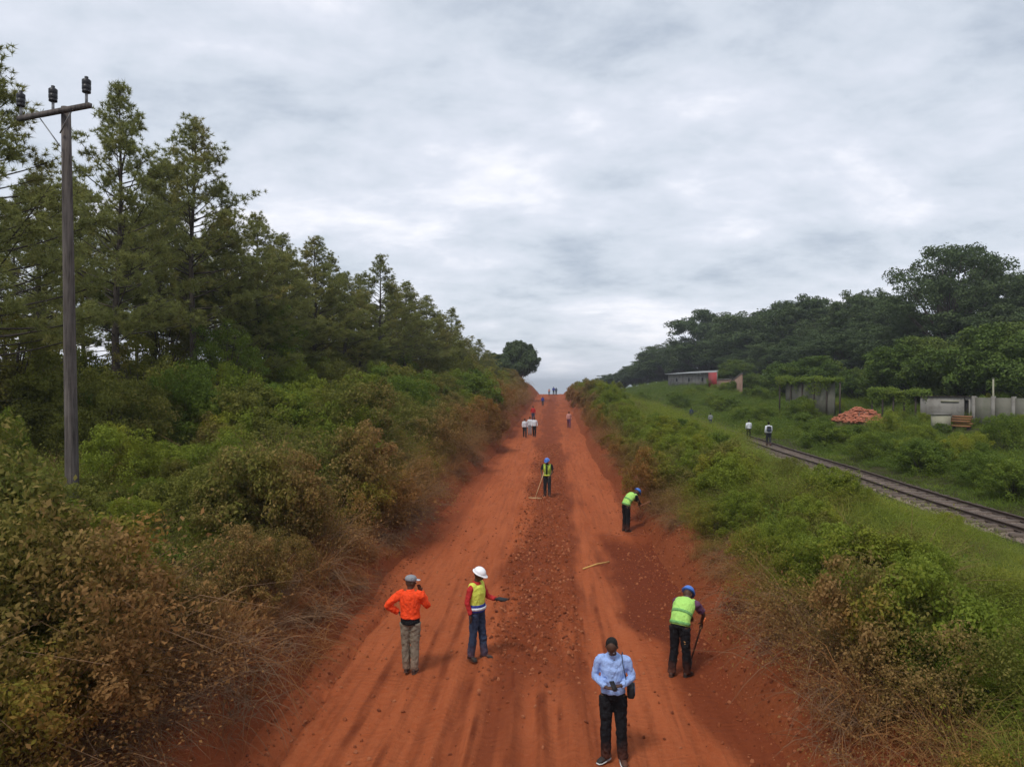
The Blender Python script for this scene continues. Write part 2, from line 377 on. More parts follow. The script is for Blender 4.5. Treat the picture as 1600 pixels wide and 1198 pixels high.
def surf(x, y):
    g = ground(x, y)
    return np.maximum(g, roadh(np.asarray(x, float), np.asarray(y, float))) if LX-.5 < x < RX+.5 else g
ry = [4.0]
while ry[-1] < 236: ry.append(ry[-1]+max(.05, ry[-1]*.0042))
ry = np.array(ry); rx = np.arange(-5.0, 3.81, .04)
XX, YY = np.meshgrid(rx, ry); V, Q = grid(rx, ry, roadh(XX, YY))
me = qmesh('road', V, Q, [M['soil']], smooth=True)
at = me.attributes.new('wet', 'FLOAT', 'POINT'); at.data.foreach_set('value', wetf(XX, YY).ravel().astype(np.float32))
obj('road', me, kind='structure')

def trunkmesh(paths, mat):
    b = MB()
    for P, r, n in paths: b.tube(P, r, n)
    return b.mesh('trunk', [mat], smooth=True)
def broad(h, rad, seed, mat, base=.3, nl=34, leaf=.22, per=620, flat=.62, dome=False, gap=.0):
    rs = np.random.default_rng(seed); paths = []
    fork = h*base*.8
    T = np.array([[0, 0, -.5], [.05, 0, fork*.5], [rs.normal()*.1, rs.normal()*.1, fork]]); r0 = .028*h
    paths.append((T, [r0, r0*.85, r0*.7], 8)); VV = []; QQ = []; nv = 0
    cz = h*(base+1)/2; hz = h*(1-base)/2
    for i in range(nl):
        a = i*2.399+rs.normal()*.3; el = math.asin(min(.98, max(-.75, -0.55+1.6*(i+.5)/nl+rs.normal()*.12)))
        rr = rs.uniform(.72, 1.05) if not dome else rs.uniform(.82, .98)
        if i % 5 == 0: rr *= .5
        c = np.array([math.cos(a)*math.cos(el)*rad*rr*.8, math.sin(a)*math.cos(el)*rad*rr*.8, cz+math.sin(el)*hz*rr*.86])
        lr = rad*rs.uniform(.24, .40)*(1.0 if dome else .9)
        mid = np.array([c[0]*.35, c[1]*.35, fork+(c[2]-fork)*.45])
        paths.append((np.array([T[-1], mid, c]), [r0*.35, r0*.2, r0*.05], 4))
        # sub clumps
        ns = 7
        for s_ in range(ns):
            sc_ = c+unit(rs.normal(size=3)+np.array([0, 0, .3]))*lr*rs.uniform(.35, .9)*np.array([1, 1, flat]); sr = lr*rs.uniform(.28, .52)
            m = int(per/ns*(lr/(rad*.32))**2); dd = unit(rs.normal(size=(m, 3))+np.array([0, 0, .35])); q = sc_+dd*sr*rs.uniform(.55, 1.05, m)[:, None]*np.array([1, 1, flat+.1])
            nn = unit(dd+rs.normal(size=(m, 3))*.5); D = unit(np.cross(nn, rs.normal(size=(m, 3)))+np.array([0, 0, -.3])); s2 = rs.uniform(.6, 1.3, m)
            v_, q_ = leaves(q, D, nn, leaf*s2, leaf*.27*s2); VV.append(v_); QQ.append(q_+nv); nv += len(v_)
    return trunkmesh(paths, M['bark']), qmesh('crown', np.concatenate(VV), np.concatenate(QQ), [mat])
def plant_tree(name, meshes, h0, p, h, label, cat='tree', group=None, wide=1.0, rz=None):
    h0 = top_of(meshes[1])
    z = gz(p[0], p[1]); t = thing(name, label, cat, (p[0], p[1], z-.1), random.random()*6.28 if rz is None else rz, group)
    t.scale = (h/h0*wide, h/h0*wide, h/h0)
    obj('trunk', meshes[0], t); obj('crown', meshes[1], t)
    if len(label.split()) > 16: print('LONG', label)
    return t
# ------------------------------------------------------------ scatter (countless ground cover)
PROTO = {}
def scatter(name, protos, P, rot, scl, idx, label):
    me = bpy.data.meshes.new(name); P = np.asarray(P, np.float32); n = len(P)
    me.vertices.add(n); me.vertices.foreach_set('co', P.ravel())
    a = me.attributes.new('rot', 'FLOAT_VECTOR', 'POINT'); a.data.foreach_set('vector', np.asarray(rot, np.float32).ravel())
    a = me.attributes.new('scl', 'FLOAT_VECTOR', 'POINT'); a.data.foreach_set('vector', np.asarray(scl, np.float32).ravel())
    a = me.attributes.new('idx', 'INT', 'POINT'); a.data.foreach_set('value', np.asarray(idx, np.int32))
    o = obj(name, me, kind='stuff', label=label)
    ng = bpy.data.node_groups.new(name, 'GeometryNodeTree')
    ng.interface.new_socket('Geometry', in_out='INPUT', socket_type='NodeSocketGeometry'); ng.interface.new_socket('Geometry', in_out='OUTPUT', socket_type='NodeSocketGeometry')
    N = ng.nodes; L = ng.links; gi = N.new('NodeGroupInput'); go = N.new('NodeGroupOutput')
    ip = N.new('GeometryNodeInstanceOnPoints'); jn = N.new('GeometryNodeJoinGeometry')
    for pr in protos:
        oi = N.new('GeometryNodeObjectInfo'); oi.inputs['Object'].default_value = pr; oi.inputs['As Instance'].default_value = True
        L.new(oi.outputs['Geometry'], jn.inputs[0])
    def na(nm, ty):
        q = N.new('GeometryNodeInputNamedAttribute'); q.data_type = ty; q.inputs['Name'].default_value = nm; return q.outputs['Attribute']
    er = N.new('FunctionNodeEulerToRotation'); L.new(na('rot', 'FLOAT_VECTOR'), er.inputs[0])
    L.new(gi.outputs[0], ip.inputs['Points']); L.new(jn.outputs[0], ip.inputs['Instance']); ip.inputs['Pick Instance'].default_value = True
    L.new(na('idx', 'INT'), ip.inputs['Instance Index']); L.new(er.outputs[0], ip.inputs['Rotation']); L.new(na('scl', 'FLOAT_VECTOR'), ip.inputs['Scale'])
    L.new(ip.outputs[0], go.inputs[0])
    md = o.modifiers.new('scatter', 'NODES'); md.node_group = ng
    return o
def proto(name, me): return bpy.data.objects.new(name, me)
def grass_tuft(n, h, spread, wd, mat, lean=.45):
    P = np.zeros((n, 3)); r = spread*np.sqrt(RNG.random(n)); a = RNG.random(n)*6.283
    P[:, 0] = r*np.cos(a); P[:, 1] = r*np.sin(a); P[:, 2] = -.05
    D = np.stack([np.cos(a)*lean*RNG.random(n), np.sin(a)*lean*RNG.random(n), np.ones(n)], 1)+RNG.normal(size=(n, 3))*.12
    bend = np.stack([np.cos(a), np.sin(a), 0*a], 1)+RNG.normal(size=(n, 3))*.5
    V, Q = blades(P, D, bend, h*RNG.uniform(.55, 1.1, n), wd)
    return qmesh('grass_tuft', V, Q, [mat])
def leafy(nst, h, spread, nl, ll, lw, mat, stemw=.006, droop=.3, lean=.6):
    """clump of stems carrying leaves"""
    a = RNG.random(nst)*6.283; r = spread*.4*np.sqrt(RNG.random(nst))
    P = np.stack([r*np.cos(a), r*np.sin(a), 0*a-.05], 1)
    D = unit(np.stack([np.cos(a)*lean, np.sin(a)*lean, np.ones(nst)], 1)+RNG.normal(size=(nst, 3))*.3)
    L = h*RNG.uniform(.6, 1.15, nst); bd = unit(np.stack([np.cos(a), np.sin(a), 0*a], 1)+rvec(nst)*.6)
    V1, Q1 = blades(P, D, bd, L, stemw)
    k = RNG.integers(0, nst, nl); t = RNG.uniform(.25, 1.0, nl)**.7
    c = P[k]+D[k]*(L[k]*t*(1-.25*t))[:, None]+bd[k]*(L[k]*t*t*.55)[:, None]; c[:, 2] -= L[k]*.28*t**3
    off = rvec(nl)*(spread*.16); c = c+off
    ld = unit(off+rvec(nl)*.03+np.array([0, 0, -droop*.1])+unit(D[k])*.06); nn = unit(np.array([0, 0, 1.])+rvec(nl)*.7)
    s = RNG.uniform(.45, 1.0, nl)*(.75+.6*RNG.random(nst)**2)[k]; V2, Q2 = leaves(c, ld, nn, ll*s, lw*s)
    return qmesh('leafy_clump', np.concatenate([V1, V2]), np.concatenate([Q1, Q2+len(V1)]), [mat[0], mat[1]], mi=np.concatenate([np.ones(len(Q1)), np.zeros(len(Q2))]))
def tangle(n, ln, spread, mat, wd=.005):
    a = RNG.random(n)*6.283; r = spread*np.sqrt(RNG.random(n)); P = np.stack([r*np.cos(a), r*np.sin(a), RNG.uniform(-.05, .12, n)], 1)
    b = RNG.random(n)*6.283; D = np.stack([np.cos(b), np.sin(b), RNG.uniform(.1, 1.1, n)], 1)
    bd = np.stack([np.cos(b), np.sin(b), -RNG.uniform(.2, 1, n)], 1)+rvec(n)*.5
    V, Q = blades(P, D, bd, ln*RNG.uniform(.35, 1.1, n), wd, 5)
    return qmesh('tangle', V, Q, [mat])
pg = [proto('grass_tuft', grass_tuft(90, h, .28, .006, M['grass'], l)) for h, l in ((.75, .4), (.6, .7), (.95, .35), (.5, .8))]
ps = [proto('short_tuft', grass_tuft(70, h, .30, .005, M['lush'], .7)) for h in (.18, .26)]
pd = [proto('straw_tuft', grass_tuft(90, h, .28, .005, M['dry'], l)) for h, l in ((.7, .6), (.5, .9), (1.0, .45), (.45, 1.1))]
pw = [proto('weed_clump', leafy(24, h, .8, 900, .052, .014, (M['weed'], M['weed']), stemw=.004)) for h in (.6, .8, .95)]
pb = [proto('brown_clump', leafy(30, h, .85, 1000, .042, .012, (M['shrub'], M['twig']), stemw=.003)) for h in (.6, .85, 1.1)]
pl = [proto('lush_clump', leafy(24, h, .95, 800, .075, .023, (M['lush'], M['lush']))) for h in (.6, .8, 1.0)]
pbl = [proto('broad_leaf_weed', leafy(10, h, .8, 170, .13, .042, (M['lush'], M['lush']), stemw=.006)) for h in (.6, .9)]
pt = [proto('vine_tangle', tangle(80, l, .5, M['twig'])) for l in (.9, 1.3, .7)]
pt2 = [proto('straw_tangle', tangle(110, l, .5, M['dry'], .004)) for l in (.7, .9)]
def spread(dens, x0, x1, y0, y1, mask):
    """random points with density falling with distance"""
    n = int(dens*(x1-x0)*(y1-y0)); x = RNG.uniform(x0, x1, n); y = RNG.uniform(y0, y1, n)
    keep = RNG.random(n) < np.clip(mask(x, y), 0, 1); x = x[keep]; y = y[keep]
    # drop what lies outside the field of view
    d = y*CA-x*SA; xc = x*CA+y*SA; k = (d > 3) & (np.abs(xc) < d*.80+3.5)
    return x[k], y[k]
def cover(name, protos, dens, x0, x1, y0, y1, mask, smin, smax, label, grow=0.0, tilt=.15):
    x, y = spread(dens, x0, x1, y0, y1, mask); n = len(x); z = ground(x, y)
    s = RNG.uniform(smin, smax, n)*(.6+.9*vn(x*.45, y*.45, 77))
    kf = sst(3.6, 1.6, np.hypot((x+9.9)/1.0, (y-14.4)/1.6)); kh = sst(2.2, 1.0, np.abs(x-25.6-(y-46)*.35))*sst(36, 41, y)*sst(53, 50, y)
    s = s*(1-.55*kf)*(1-.6*kh)*(1+grow*np.clip(y/60, 0, 1.4))*np.where((x > 3) & (x < 14), 1-.50*sst(7.5, 12.0, x)*sst(44, 37, y), 1)
    rot = np.stack([RNG.normal(size=n)*tilt, RNG.normal(size=n)*tilt, RNG.random(n)*6.283], 1)
    scatter(name, protos, np.stack([x, y, z-.03], 1), rot, np.stack([s, s, s*RNG.uniform(.8, 1.2, n)], 1), RNG.integers(0, len(protos), n), label)
    return n
def U(x, y): return -(x-LX)+.3*sst(35, 60, y)
def Vv(x, y): return x-RX+.5*sst(30, 50, y)
def fall(y, a=16, b=60, lo=.25): return np.interp(y, [0, a, b, 200], [1, 1, lo, lo*.5])
cnt = {}
# left bank
cnt['a'] = cover('dry_vine_tangle', pt+pt2, 7, -9.5, -4.3, 4, 60, lambda x, y: sst(.15, .7, U(x, y))*sst(4.8, 1.6, U(x, y)+2*fbm(x*.7, y*.7, 3, 40))*fall(y)*(.5+.8*vn(x, y, 3)), .6, 1.05, 'brown tangle of dead vines along the foot of the left bank')
cnt['b'] = cover('dry_grass', pd, 8, -12, -4.4, 4, 130, lambda x, y: sst(.3, 1.2, U(x, y))*sst(7.5, 2, U(x, y)+3*fbm(x*.5, y*.5, 3, 41))*fall(y)*.9, .55, 1.1, 'dusty dry grass on the left bank', .35)
cnt['c'] = cover('brown_undergrowth', pb, 5.5, -22, -4.7, 4, 130, lambda x, y: sst(.5, 2.0, U(x, y))*fall(y)*(.25+1.0*sst(-.15, .25, fbm(x*.35, y*.35, 3, 42))), .8, 1.75, 'olive and brown undergrowth on the left bank', .4)
cnt['d'] = cover('green_grass', pg, 7, -24, -6, 4, 60, lambda x, y: sst(3.0, 5.5, U(x, y)+2*fbm(x*.4, y*.4, 3, 43)+sst(18, 8, y)*1.5)*fall(y, 20, 60, .3), .7, 1.15, 'green grass behind the left bank')
cnt['e'] = cover('weed_cover', pw, 3.5, -24, -5.5, 4, 120, lambda x, y: sst(1.8, 4, U(x, y))*fall(y)*(.15+.9*sst(0, .3, fbm(x*.3+9, y*.3, 3, 44))), .8, 1.6, 'yellow-green weeds on the left bank', .4)
# right bank
cnt['f'] = cover('dry_vine_tangle', pt+pt2, 6, 3.1, 7.5, 4, 60, lambda x, y: sst(.4, .9, Vv(x, y))*sst(3.4, 1.2, Vv(x, y)+1.8*fbm(x*.7, y*.7, 3, 50))*fall(y)*(.5+.8*vn(x, y, 3)), .5, .95, 'brown tangle of dead vines along the foot of the right bank')
cnt['g'] = cover('dry_grass', pd, 5, 3.2, 9, 4, 150, lambda x, y: sst(.5, 1.2, Vv(x, y))*sst(4.2, 1.4, Vv(x, y)+2.4*fbm(x*.5, y*.5, 3, 51))*fall(y)*.9, .5, .95, 'dusty dry grass on the right bank', .35)
cnt['h'] = cover('weed_cover', pw, 6, 3.8, 13, 4, 150, lambda x, y: sst(.7, 2.2, Vv(x, y))*sst(9.2, 7.5, Vv(x, y))*fall(y)*(.05+.95*sst(-.15, .15, fbm(x*.4, y*.4, 3, 52))), .55, 1.05, 'yellow-green weeds on the right bank', .3)
cnt['i'] = cover('green_grass', pg, 11, 5, 13, 4, 90, lambda x, y: sst(2.0, 3.4, Vv(x, y)+1.5*fbm(x*.4, y*.4, 3, 53))*sst(9.6, 8.7, Vv(x, y))*(.25+.75*sst(-.35, .0, fbm(x*.6, y*.6, 3, 55)))*fall(y, 26, 70, .4), .65, 1.05, 'long green grass between the right bank and the railway')
cnt['j'] = cover('brown_undergrowth', pb, 6.0, 3.5, 12, 4, 120, lambda x, y: sst(.4, 1.3, Vv(x, y))*sst(8.6, 6, Vv(x, y))*fall(y)*(.25*sst(4, 2, Vv(x, y))+.1+.9*sst(.0, .25, fbm(x*.5, y*.5, 3, 54))), .5, 1.0, 'brown undergrowth on the right bank', .3)
# rounded bushes growing into each other
def bshape(sd, mat, rad, hh, leaf): return broad(hh, rad, sd, mat, .02, 22, leaf, 480, .85, True)[1]
pk = [proto('thicket_bush', bshape(60+i, M[m_], r_, h_, lf)) for i, (m_, r_, h_, lf) in enumerate((('shrub', .9, 1.3, .050), ('shrub', 1.1, 1.1, .042), ('weed', .9, 1.1, .052), ('weed', .8, 1.3, .042), ('shrub', 1.0, 1.5, .058)))]
pkl = [proto('thicket_bush', bshape(70+i, M[m_], r_, h_, lf)) for i, (m_, r_, h_, lf) in enumerate((('lush', .9, 1.3, .07), ('weed', 1.1, 1.1, .055), ('lush', 1.2, 1.5, .08)))]
cnt['n'] = cover('thicket', pk+[pk[2], pk[3]], 1.1, -13, -4.8, 5, 150, lambda x, y: sst(.5, 1.6, U(x, y))*sst(9, 5, U(x, y))*fall(y, 18, 60, .5)*(.15+.85*sst(-.05, .1, fbm(x*.45, y*.45, 3, 80))), .55, 1.35, 'thicket of brown and olive bushes along the left bank', .3, .3)
cnt['o'] = cover('thicket', pk+pk[:2]+pkl[:1], .6, -24, -7, 16, 90, lambda x, y: sst(3, 5, U(x, y))*fall(y, 30, 70, .5)*sst(-.1, .15, fbm(x*.35, y*.35, 3, 81)), .9, 1.9, 'green thicket below the pines', .3, .3)
cnt['p'] = cover('thicket', pk[2:]+pk[1:4], 1.5, 3.2, 10, 5, 160, lambda x, y: sst(.55, 1.3, Vv(x, y))*sst(5.5, 2.5, Vv(x, y)+2*fbm(x*.4, y*.4, 3, 83))*fall(y, 26, 70, .5)*(.2+.8*sst(-.1, .1, fbm(x*.5, y*.5, 3, 82))), .38, .95, 'thicket of rust and yellow-green bushes along the right bank', .45, .3)
cnt['q'] = cover('thicket', pkl, .35, 5.5, 11.5, 6, 60, lambda x, y: sst(2.5, 4, Vv(x, y))*sst(.0, .2, fbm(x*.5, y*.5, 3, 84)), .35, .8, 'low green bushes in the grass of the right bank', .2, .3)
cnt['t'] = cover('weed_cover', pw, 5, 10.0, 12.7, 47, 120, lambda x, y: .3+.7*vn(x, y, 8), 1.1, 1.7, 'tall weeds hiding the far railway', 0)
cnt['r'] = cover('broad_leaf_weeds', pbl, 1.4, -20, 12, 5, 40, lambda x, y: np.where(x < 0, sst(2.2, 4, U(x, y)), sst(1.6, 2.6, Vv(x, y))*sst(8.5, 7, Vv(x, y)))*sst(.05, .25, fbm(x*.7, y*.7, 3, 85)), .6, 1.1, 'broad leaved green weeds among the grass')
cnt['s'] = cover('thicket', pkl, .30, 18, 34, 20, 120, lambda x, y: sst(.0, .2, fbm(x*.3, y*.3, 3, 86))*fall(y, 60, 110, .5), .5, 1.0, 'dark green bushes on the slope beyond the railway', .2, .3)
# beside and beyond the railway
cnt['k'] = cover('short_grass', ps, 9, 11.0, 21, 12, 100, lambda x, y: (1-sst(1.25, .8, np.abs(x-13.95-.3*fbm(y*.8, x*0, 3, 70)))*.97)*sst(7, 4, x-14)*fall(y, 40, 90, .35), .8, 1.5, 'short green grass beside the railway')
cnt['l'] = cover('lush_undergrowth', pl, 4.0, 16.2, 60, 14, 190, lambda x, y: sst(16.2, 18.2, x+1.5*fbm(y*.3, y*0, 3, 3))*fall(y, 40, 120, .35)*(1-.55*sst(30, 34, x)), .5, 1.05, 'lush green weeds on the slope beyond the railway', .1)
cnt['m'] = cover('green_grass', pg, 5, 16, 40, 14, 130, lambda x, y: sst(16.5, 18.5, x)*fall(y, 40, 100, .35)*(.3+.7*vn(x*.3, y*.3, 9)), .5, .9, 'long green grass on the slope beyond the railway', .1)
print('COVER', cnt)
# clods
def clod(s):
    bm = bmesh.new(); bmesh.ops.create_icosphere(bm, subdivisions=1, radius=1)
    for v_ in bm.verts: v_.co = v_.co*(1+.35*(random.random()-.5)); v_.co.z *= .75
    me = bpy.data.meshes.new('clod'); bm.to_mesh(me); bm.free(); me.materials.append(s); return me
M['clod'] = simple('red_clods', (.23, .062, .022), .95, .45, 8, bump=.5)
M['pebble'] = simple('pale_earth_lumps', (.31, .105, .045), .95, .4, 8, bump=.5); M['dclod'] = simple('dark_clods', (.15, .038, .014), .95, .4, 8, bump=.5)
pc = [proto('clod', clod(M[k])) for k in ('clod', 'clod', 'dclod', 'pebble')]
x = RNG.uniform(-5.2, 4.2, 90000); y = 6+RNG.random(90000)**1.5*52
den = .05+.75*sst(1.2, .7, np.abs(x+.4))*sst(11, 15, y)+.5*sst(2.4, 3.1, x)+.45*sst(-3.6, -4.3, x)+.4*sst(1.5, 2.2, x)*sst(13, 16, y)*sst(26, 23, y)
k = RNG.random(len(x)) < den; x = x[k]; y = y[k]; s = (.007+.036*RNG.random(len(x))**4.5)*(1+.35*sst(1.2, .7, np.abs(x+.4))*sst(11, 15, y))
z = np.maximum(ground(x, y), roadh(x, y))
scatter('loose_clods', pc, np.stack([x, y, z+s*.15], 1), RNG.random((len(x), 3))*6.28, np.stack([s*1.2, s, s], 1), RNG.integers(0, 4, len(x)), 'loose clods of red earth strewn along the dirt road')

# ------------------------------------------------------------ trees
def pine(h, seed, base=.34, wide=1.0, sparse=1.0):
    rs = np.random.default_rng(seed); paths = []; tp = []; ta = []
    n = 14; zz = np.linspace(-.4, h, n); lean = rs.normal(size=2)*.25
    T = np.stack([lean[0]*(zz/h)**2+.05*np.sin(zz*.7+seed), lean[1]*(zz/h)**2+.05*np.cos(zz*.6+seed), zz], 1)
    paths.append((T, .19*(1-zz/h*.93)*(h/14), 8))
    nb = int(84*sparse)
    for i in range(nb):
        t = base+(1-base)*(i+rs.random()*.6)/nb; z = h*t; c = np.array([np.interp(z, zz, T[:, 0]), np.interp(z, zz, T[:, 1]), z])
        a = i*2.399+rs.normal()*.4; q = (t-base)/(1-base)
        L = wide*(h*.25)*(math.sin(math.pi*min(1, q*.72+.28))**.8)*(1.03-q*.72)*rs.uniform(.55, 1.15)+.25
        el = rs.uniform(-.05, .35)+q*.55
        d = np.array([math.cos(a)*math.cos(el), math.sin(a)*math.cos(el), math.sin(el)])
        m = 5; ts = np.linspace(0, 1, m)
        P = c+np.outer(ts*L, d)+np.outer(ts**2*L*.16, [0, 0, 1]); paths.append((P, .035*(1-ts*.8)*(.5+.5*L/2.5), 4))
        # tufts gathered in clumps on side twigs
        nc = max(2, int(L*3.4))
        for j in range(nc):
            tt = rs.uniform(.32, 1.0)**.8; pc_ = c+d*tt*L+np.array([0, 0, 1])*tt*tt*L*.16
            sd = unit(np.cross(d, [0, 0, 1])*rs.choice([-1, 1])*rs.uniform(.2, 1)+d*.6+np.array([0, 0, rs.uniform(.0, .6)]))
            sl = L*.30*rs.uniform(.4, 1)*(1.2-tt*.6)
            pe = pc_+sd*sl
            if rs.random() < .6: paths.append((np.array([pc_, pe]), np.array([.012, .006]), 3))
            for k in range(rs.integers(5, 9)):
                tp.append(pe+rs.normal(size=3)*.15*np.array([1, 1, .75])); ta.append(unit(sd+np.array([0, 0, .7])+rs.normal(size=3)*.3))
    for k in range(10): tp.append(T[-1]+np.array([0, 0, -rs.random()*.9])+rs.normal(size=3)*.12); ta.append(np.array([0, 0, 1.]))
    # dead lower snags
    for i in range(9):
        z = h*rs.uniform(.12, base+.05); a = rs.random()*6.28; L = rs.uniform(.4, 1.3); c = np.array([np.interp(z, zz, T[:, 0]), np.interp(z, zz, T[:, 1]), z])
        paths.append((np.array([c, c+L*np.array([math.cos(a), math.sin(a), rs.uniform(-.2, .3)])]), np.array([.02, .006]), 3))
    tp = np.array(tp); ta = np.array(ta); K = 24; n = len(tp)
    P = np.repeat(tp, K, 0); A = np.repeat(ta, K, 0); D = unit(A*.55+rs.normal(size=(n*K, 3))*.75); L = rs.uniform(.12, .23, n*K)[:, None]
    S = unit(np.cross(D, rs.normal(size=(n*K, 3))))*.013
    V = np.stack([P-S, P+S, P+D*L], 1).reshape(-1, 3)
    return trunkmesh(paths, M['bark']), qmesh('crown', V, np.arange(len(V)).reshape(-1, 3), [M['pine']])
_tops = {}
def top_of(me):
    if me.name not in _tops:
        a_ = np.empty(len(me.vertices)*3, np.float32); me.vertices.foreach_get('co', a_); _tops[me.name] = float(np.percentile(a_[2::3], 99.9))
    return _tops[me.name]
PINES = [pine(14, s, b, w_, sp) for s, b, w_, sp in ((1, .28, 1.0, 1.05), (2, .30, 1.1, 1.15), (3, .26, .95, 1.0), (4, .30, 1.2, 1.1), (5, .18, 1.15, 1.25))]
def px_tree(px, py, d):
    p = W(px, py, d); return p, p.z-gz(p.x, p.y)+.1
GP = 'pines of the row along the left side of the road'
left_pines = [
 (-25, 70, 21, 0, 1.15, 'tall pine cut off by the left edge, branches reaching behind the power pole'),
 (60, 275, 33, 3, 1.3, 'lower pine standing just left of and behind the power pole'),
 (182, 128, 29, 0, .95, 'tall pointed pine immediately right of the power pole'),
 (240, 255, 37, 2, 1.1, 'pine with an uneven top between the two tallest pointed pines'),
 (300, 182, 35, 1, 1.05, 'broad pointed pine, second tall peak to the right of the power pole'),
 (355, 330, 39, 4, 1.15, 'dense pine on the right shoulder of the broad pointed pine'),
 (405, 335, 42, 3, 1.05, 'pine with a ragged flat top in the middle of the left row'),
 (445, 362, 47, 2, 1.1, 'narrow pine just before the dip in the left treeline'),
 (492, 370, 50, 1, 1.1, 'rounded pine with a knobbly top beyond the dip in the left treeline'),
 (540, 425, 56, 4, 1.2, 'lower pine filling the gap between two taller tops in the left row'),
 (592, 398, 60, 0, .95, 'slender pine with an open tufted top rising above its neighbours'),
 (632, 440, 66, 3, 1.1, 'dark pine right of the slender open-topped one'),
 (668, 462, 72, 1, 1.1, 'dark pine near the right end of the left row'),
 (700, 480, 80, 2, 1.2, 'last of the tall pines at the right end of the left row'),
 (722, 532, 92, 4, 1.1, 'small pine tucked beyond the end of the tall left row'),
 (748, 530, 105, 0, 1.3, 'small pine standing clear against the sky left of the round tree'),
 (733, 533, 98, 4, 1.5, 'bushy low pine just left of the small pine standing clear'), (764, 547, 112, 2, 1.4, 'low pine between the small clear pine and the round tree')]
for px, py, d, k, wd, lb in left_pines:
    p, h = px_tree(px, py, d); plant_tree('pine_tree', PINES[k], 14, p, h, lb, 'pine tree', GP, wd*(1+.25*min(1, max(0, (d-32)/25))))
ROW2 = ['behind the right side of the power pole', 'between the two tallest pointed pines', 'left of the broad pointed pine', 'on the right shoulder of the broad pointed pine', 'just left of the ragged flat topped pine', 'right of the ragged flat topped pine', 'left of the rounded knobbly pine', 'right of the rounded knobbly pine', 'left of the slender open-topped pine', 'at the far left edge of the photo', 'just right of the slender open-topped pine', 'behind the two dark pines near the right end', 'at the right end of the row', 'in the dip of the treeline, close to the narrow pine', 'behind the rounded pine with the knobbly top', 'behind the lower pine filling the gap', 'between the slender pine and the dark pines', 'directly behind the first dark pine', 'between the last two tall pines', 'behind the small tucked pine at the end', 'left of the small pine standing clear']
for i, (px, py, d, k) in enumerate([(130, 290, 47, 4), (215, 330, 52, 1), (270, 300, 50, 3), (335, 360, 56, 0), (385, 400, 60, 2), (430, 420, 66, 4), (470, 430, 70, 3), (520, 450, 76, 1), (570, 455, 84, 2), (20, 320, 40, 1), (610, 480, 90, 4), (650, 500, 98, 0), (690, 520, 108, 1), (455, 400, 56, 0), (505, 400, 60, 2), (560, 430, 66, 4), (615, 445, 76, 1), (645, 465, 80, 4), (685, 490, 92, 1), (712, 510, 100, 4), (740, 550, 112, 2)]):
    p, h = px_tree(px, py, d); plant_tree('pine_tree', PINES[k], 14, p, h, 'second row pine seen '+ROW2[i], 'pine tree', 'second row of pines at the left', 1.12 if px > 300 else .85)
# broadleaf kinds
B_DARK = [broad(15, 6.5, 11, M['leafA'], .06, 56, .32, 640), broad(15, 5.5, 12, M['leafA'], .08, 50, .32, 640, .7), broad(15, 7.5, 13, M['leafA'], .08, 60, .32, 620, .6)]
B_BIG = broad(17, 7.6, 14, M['leafA'], .26, 52, .30, 620, .5)
B_MANGO = [broad(8, 5.2, 21, M['leafM'], .12, 56, .24, 900, .72, True), broad(8, 4.6, 22, M['leafM'], .10, 50, .24, 900, .75, True)]
B_ROUND = broad(8, 4.6, 23, M['leafA'], .06, 64, .28, 1000, .75, True)
B_SLIM = [broad(7, 2.4, 31, M['shrub'], .3, 26, .13, 380, .8), broad(7, 2.8, 32, M['lush'], .2, 30, .13, 420, .8)]
FOREST = 'dark trees of the wooded ridge at the right'
for px, py, d, k, wd, lb in [
 (943, 590, 250, 2, 1.3, 'last far tree where the wooded ridge meets the road'), (976, 578, 240, 1, 1.3, 'far low tree between the last two of the ridge'), (1003, 567, 226, 0, 1.2, 'far tree filling the lower slope of the ridge'), (1031, 550, 208, 1, 1.2, 'tree halfway up the falling end of the ridge'),
 (960, 584, 245, 0, 1.2, 'far tree at the low left end of the wooded ridge'), (990, 573, 232, 1, 1.2, 'second tree from the low left end of the wooded ridge'),
 (1018, 559, 215, 2, 1.0, 'rounded far tree on the rising part of the wooded ridge'), (1047, 533, 200, 0, 1.0, 'tree on the ridge left of and above the metal-roofed building'),
 (1072, 535, 185, 1, 1.2, 'tree on the ridge just left of the rounded peak above the metal-roofed building'), (1105, 483, 170, 1, 1.1, 'rounded peak tree above the metal-roofed building'),
 (1140, 505, 160, 2, 1.0, 'lower tree right of the rounded peak on the ridge'), (1178, 488, 150, 0, 1.1, 'tree on the ridge left of its long flat crest'),
 (1215, 472, 142, 2, 1.0, 'spreading tree at the left of the long flat crest'), (1250, 463, 132, 0, 1.1, 'highest tree of the long flat crest'),
 (1290, 480, 126, 1, 1.2, 'tree in the shallow dip right of the flat crest'), (1330, 462, 118, 2, 1.0, 'feathery topped tree midway along the ridge'),
 (1358, 452, 112, 0, 1.0, 'feathery tree just left of the tallest tree on the ridge'), (1400, 470, 104, 1, 1.2, 'lower tree against the left side of the tallest tree'),
 (1552, 420, 92, 1, 1.1, 'open crowned tree right of the tallest tree'), (1605, 432, 84, 2, .8, 'tree cut off by the right edge of the photo'), (1660, 450, 84, 0, 1.0, 'tree just past the right edge of the photo')]:
    p, h = px_tree(px, py, d); plant_tree('broadleaf_tree', B_DARK[k], 15, p, h, lb, 'tree', FOREST, wd*(1.9 if d > 190 else 1.5 if d > 140 else 1.15))
p, h = px_tree(1482, 383, 85); plant_tree('broadleaf_tree', B_BIG, 17, p, h, 'tallest tree of the right ridge with a broad layered dark crown', 'tree', FOREST, 1.0, 1.0)
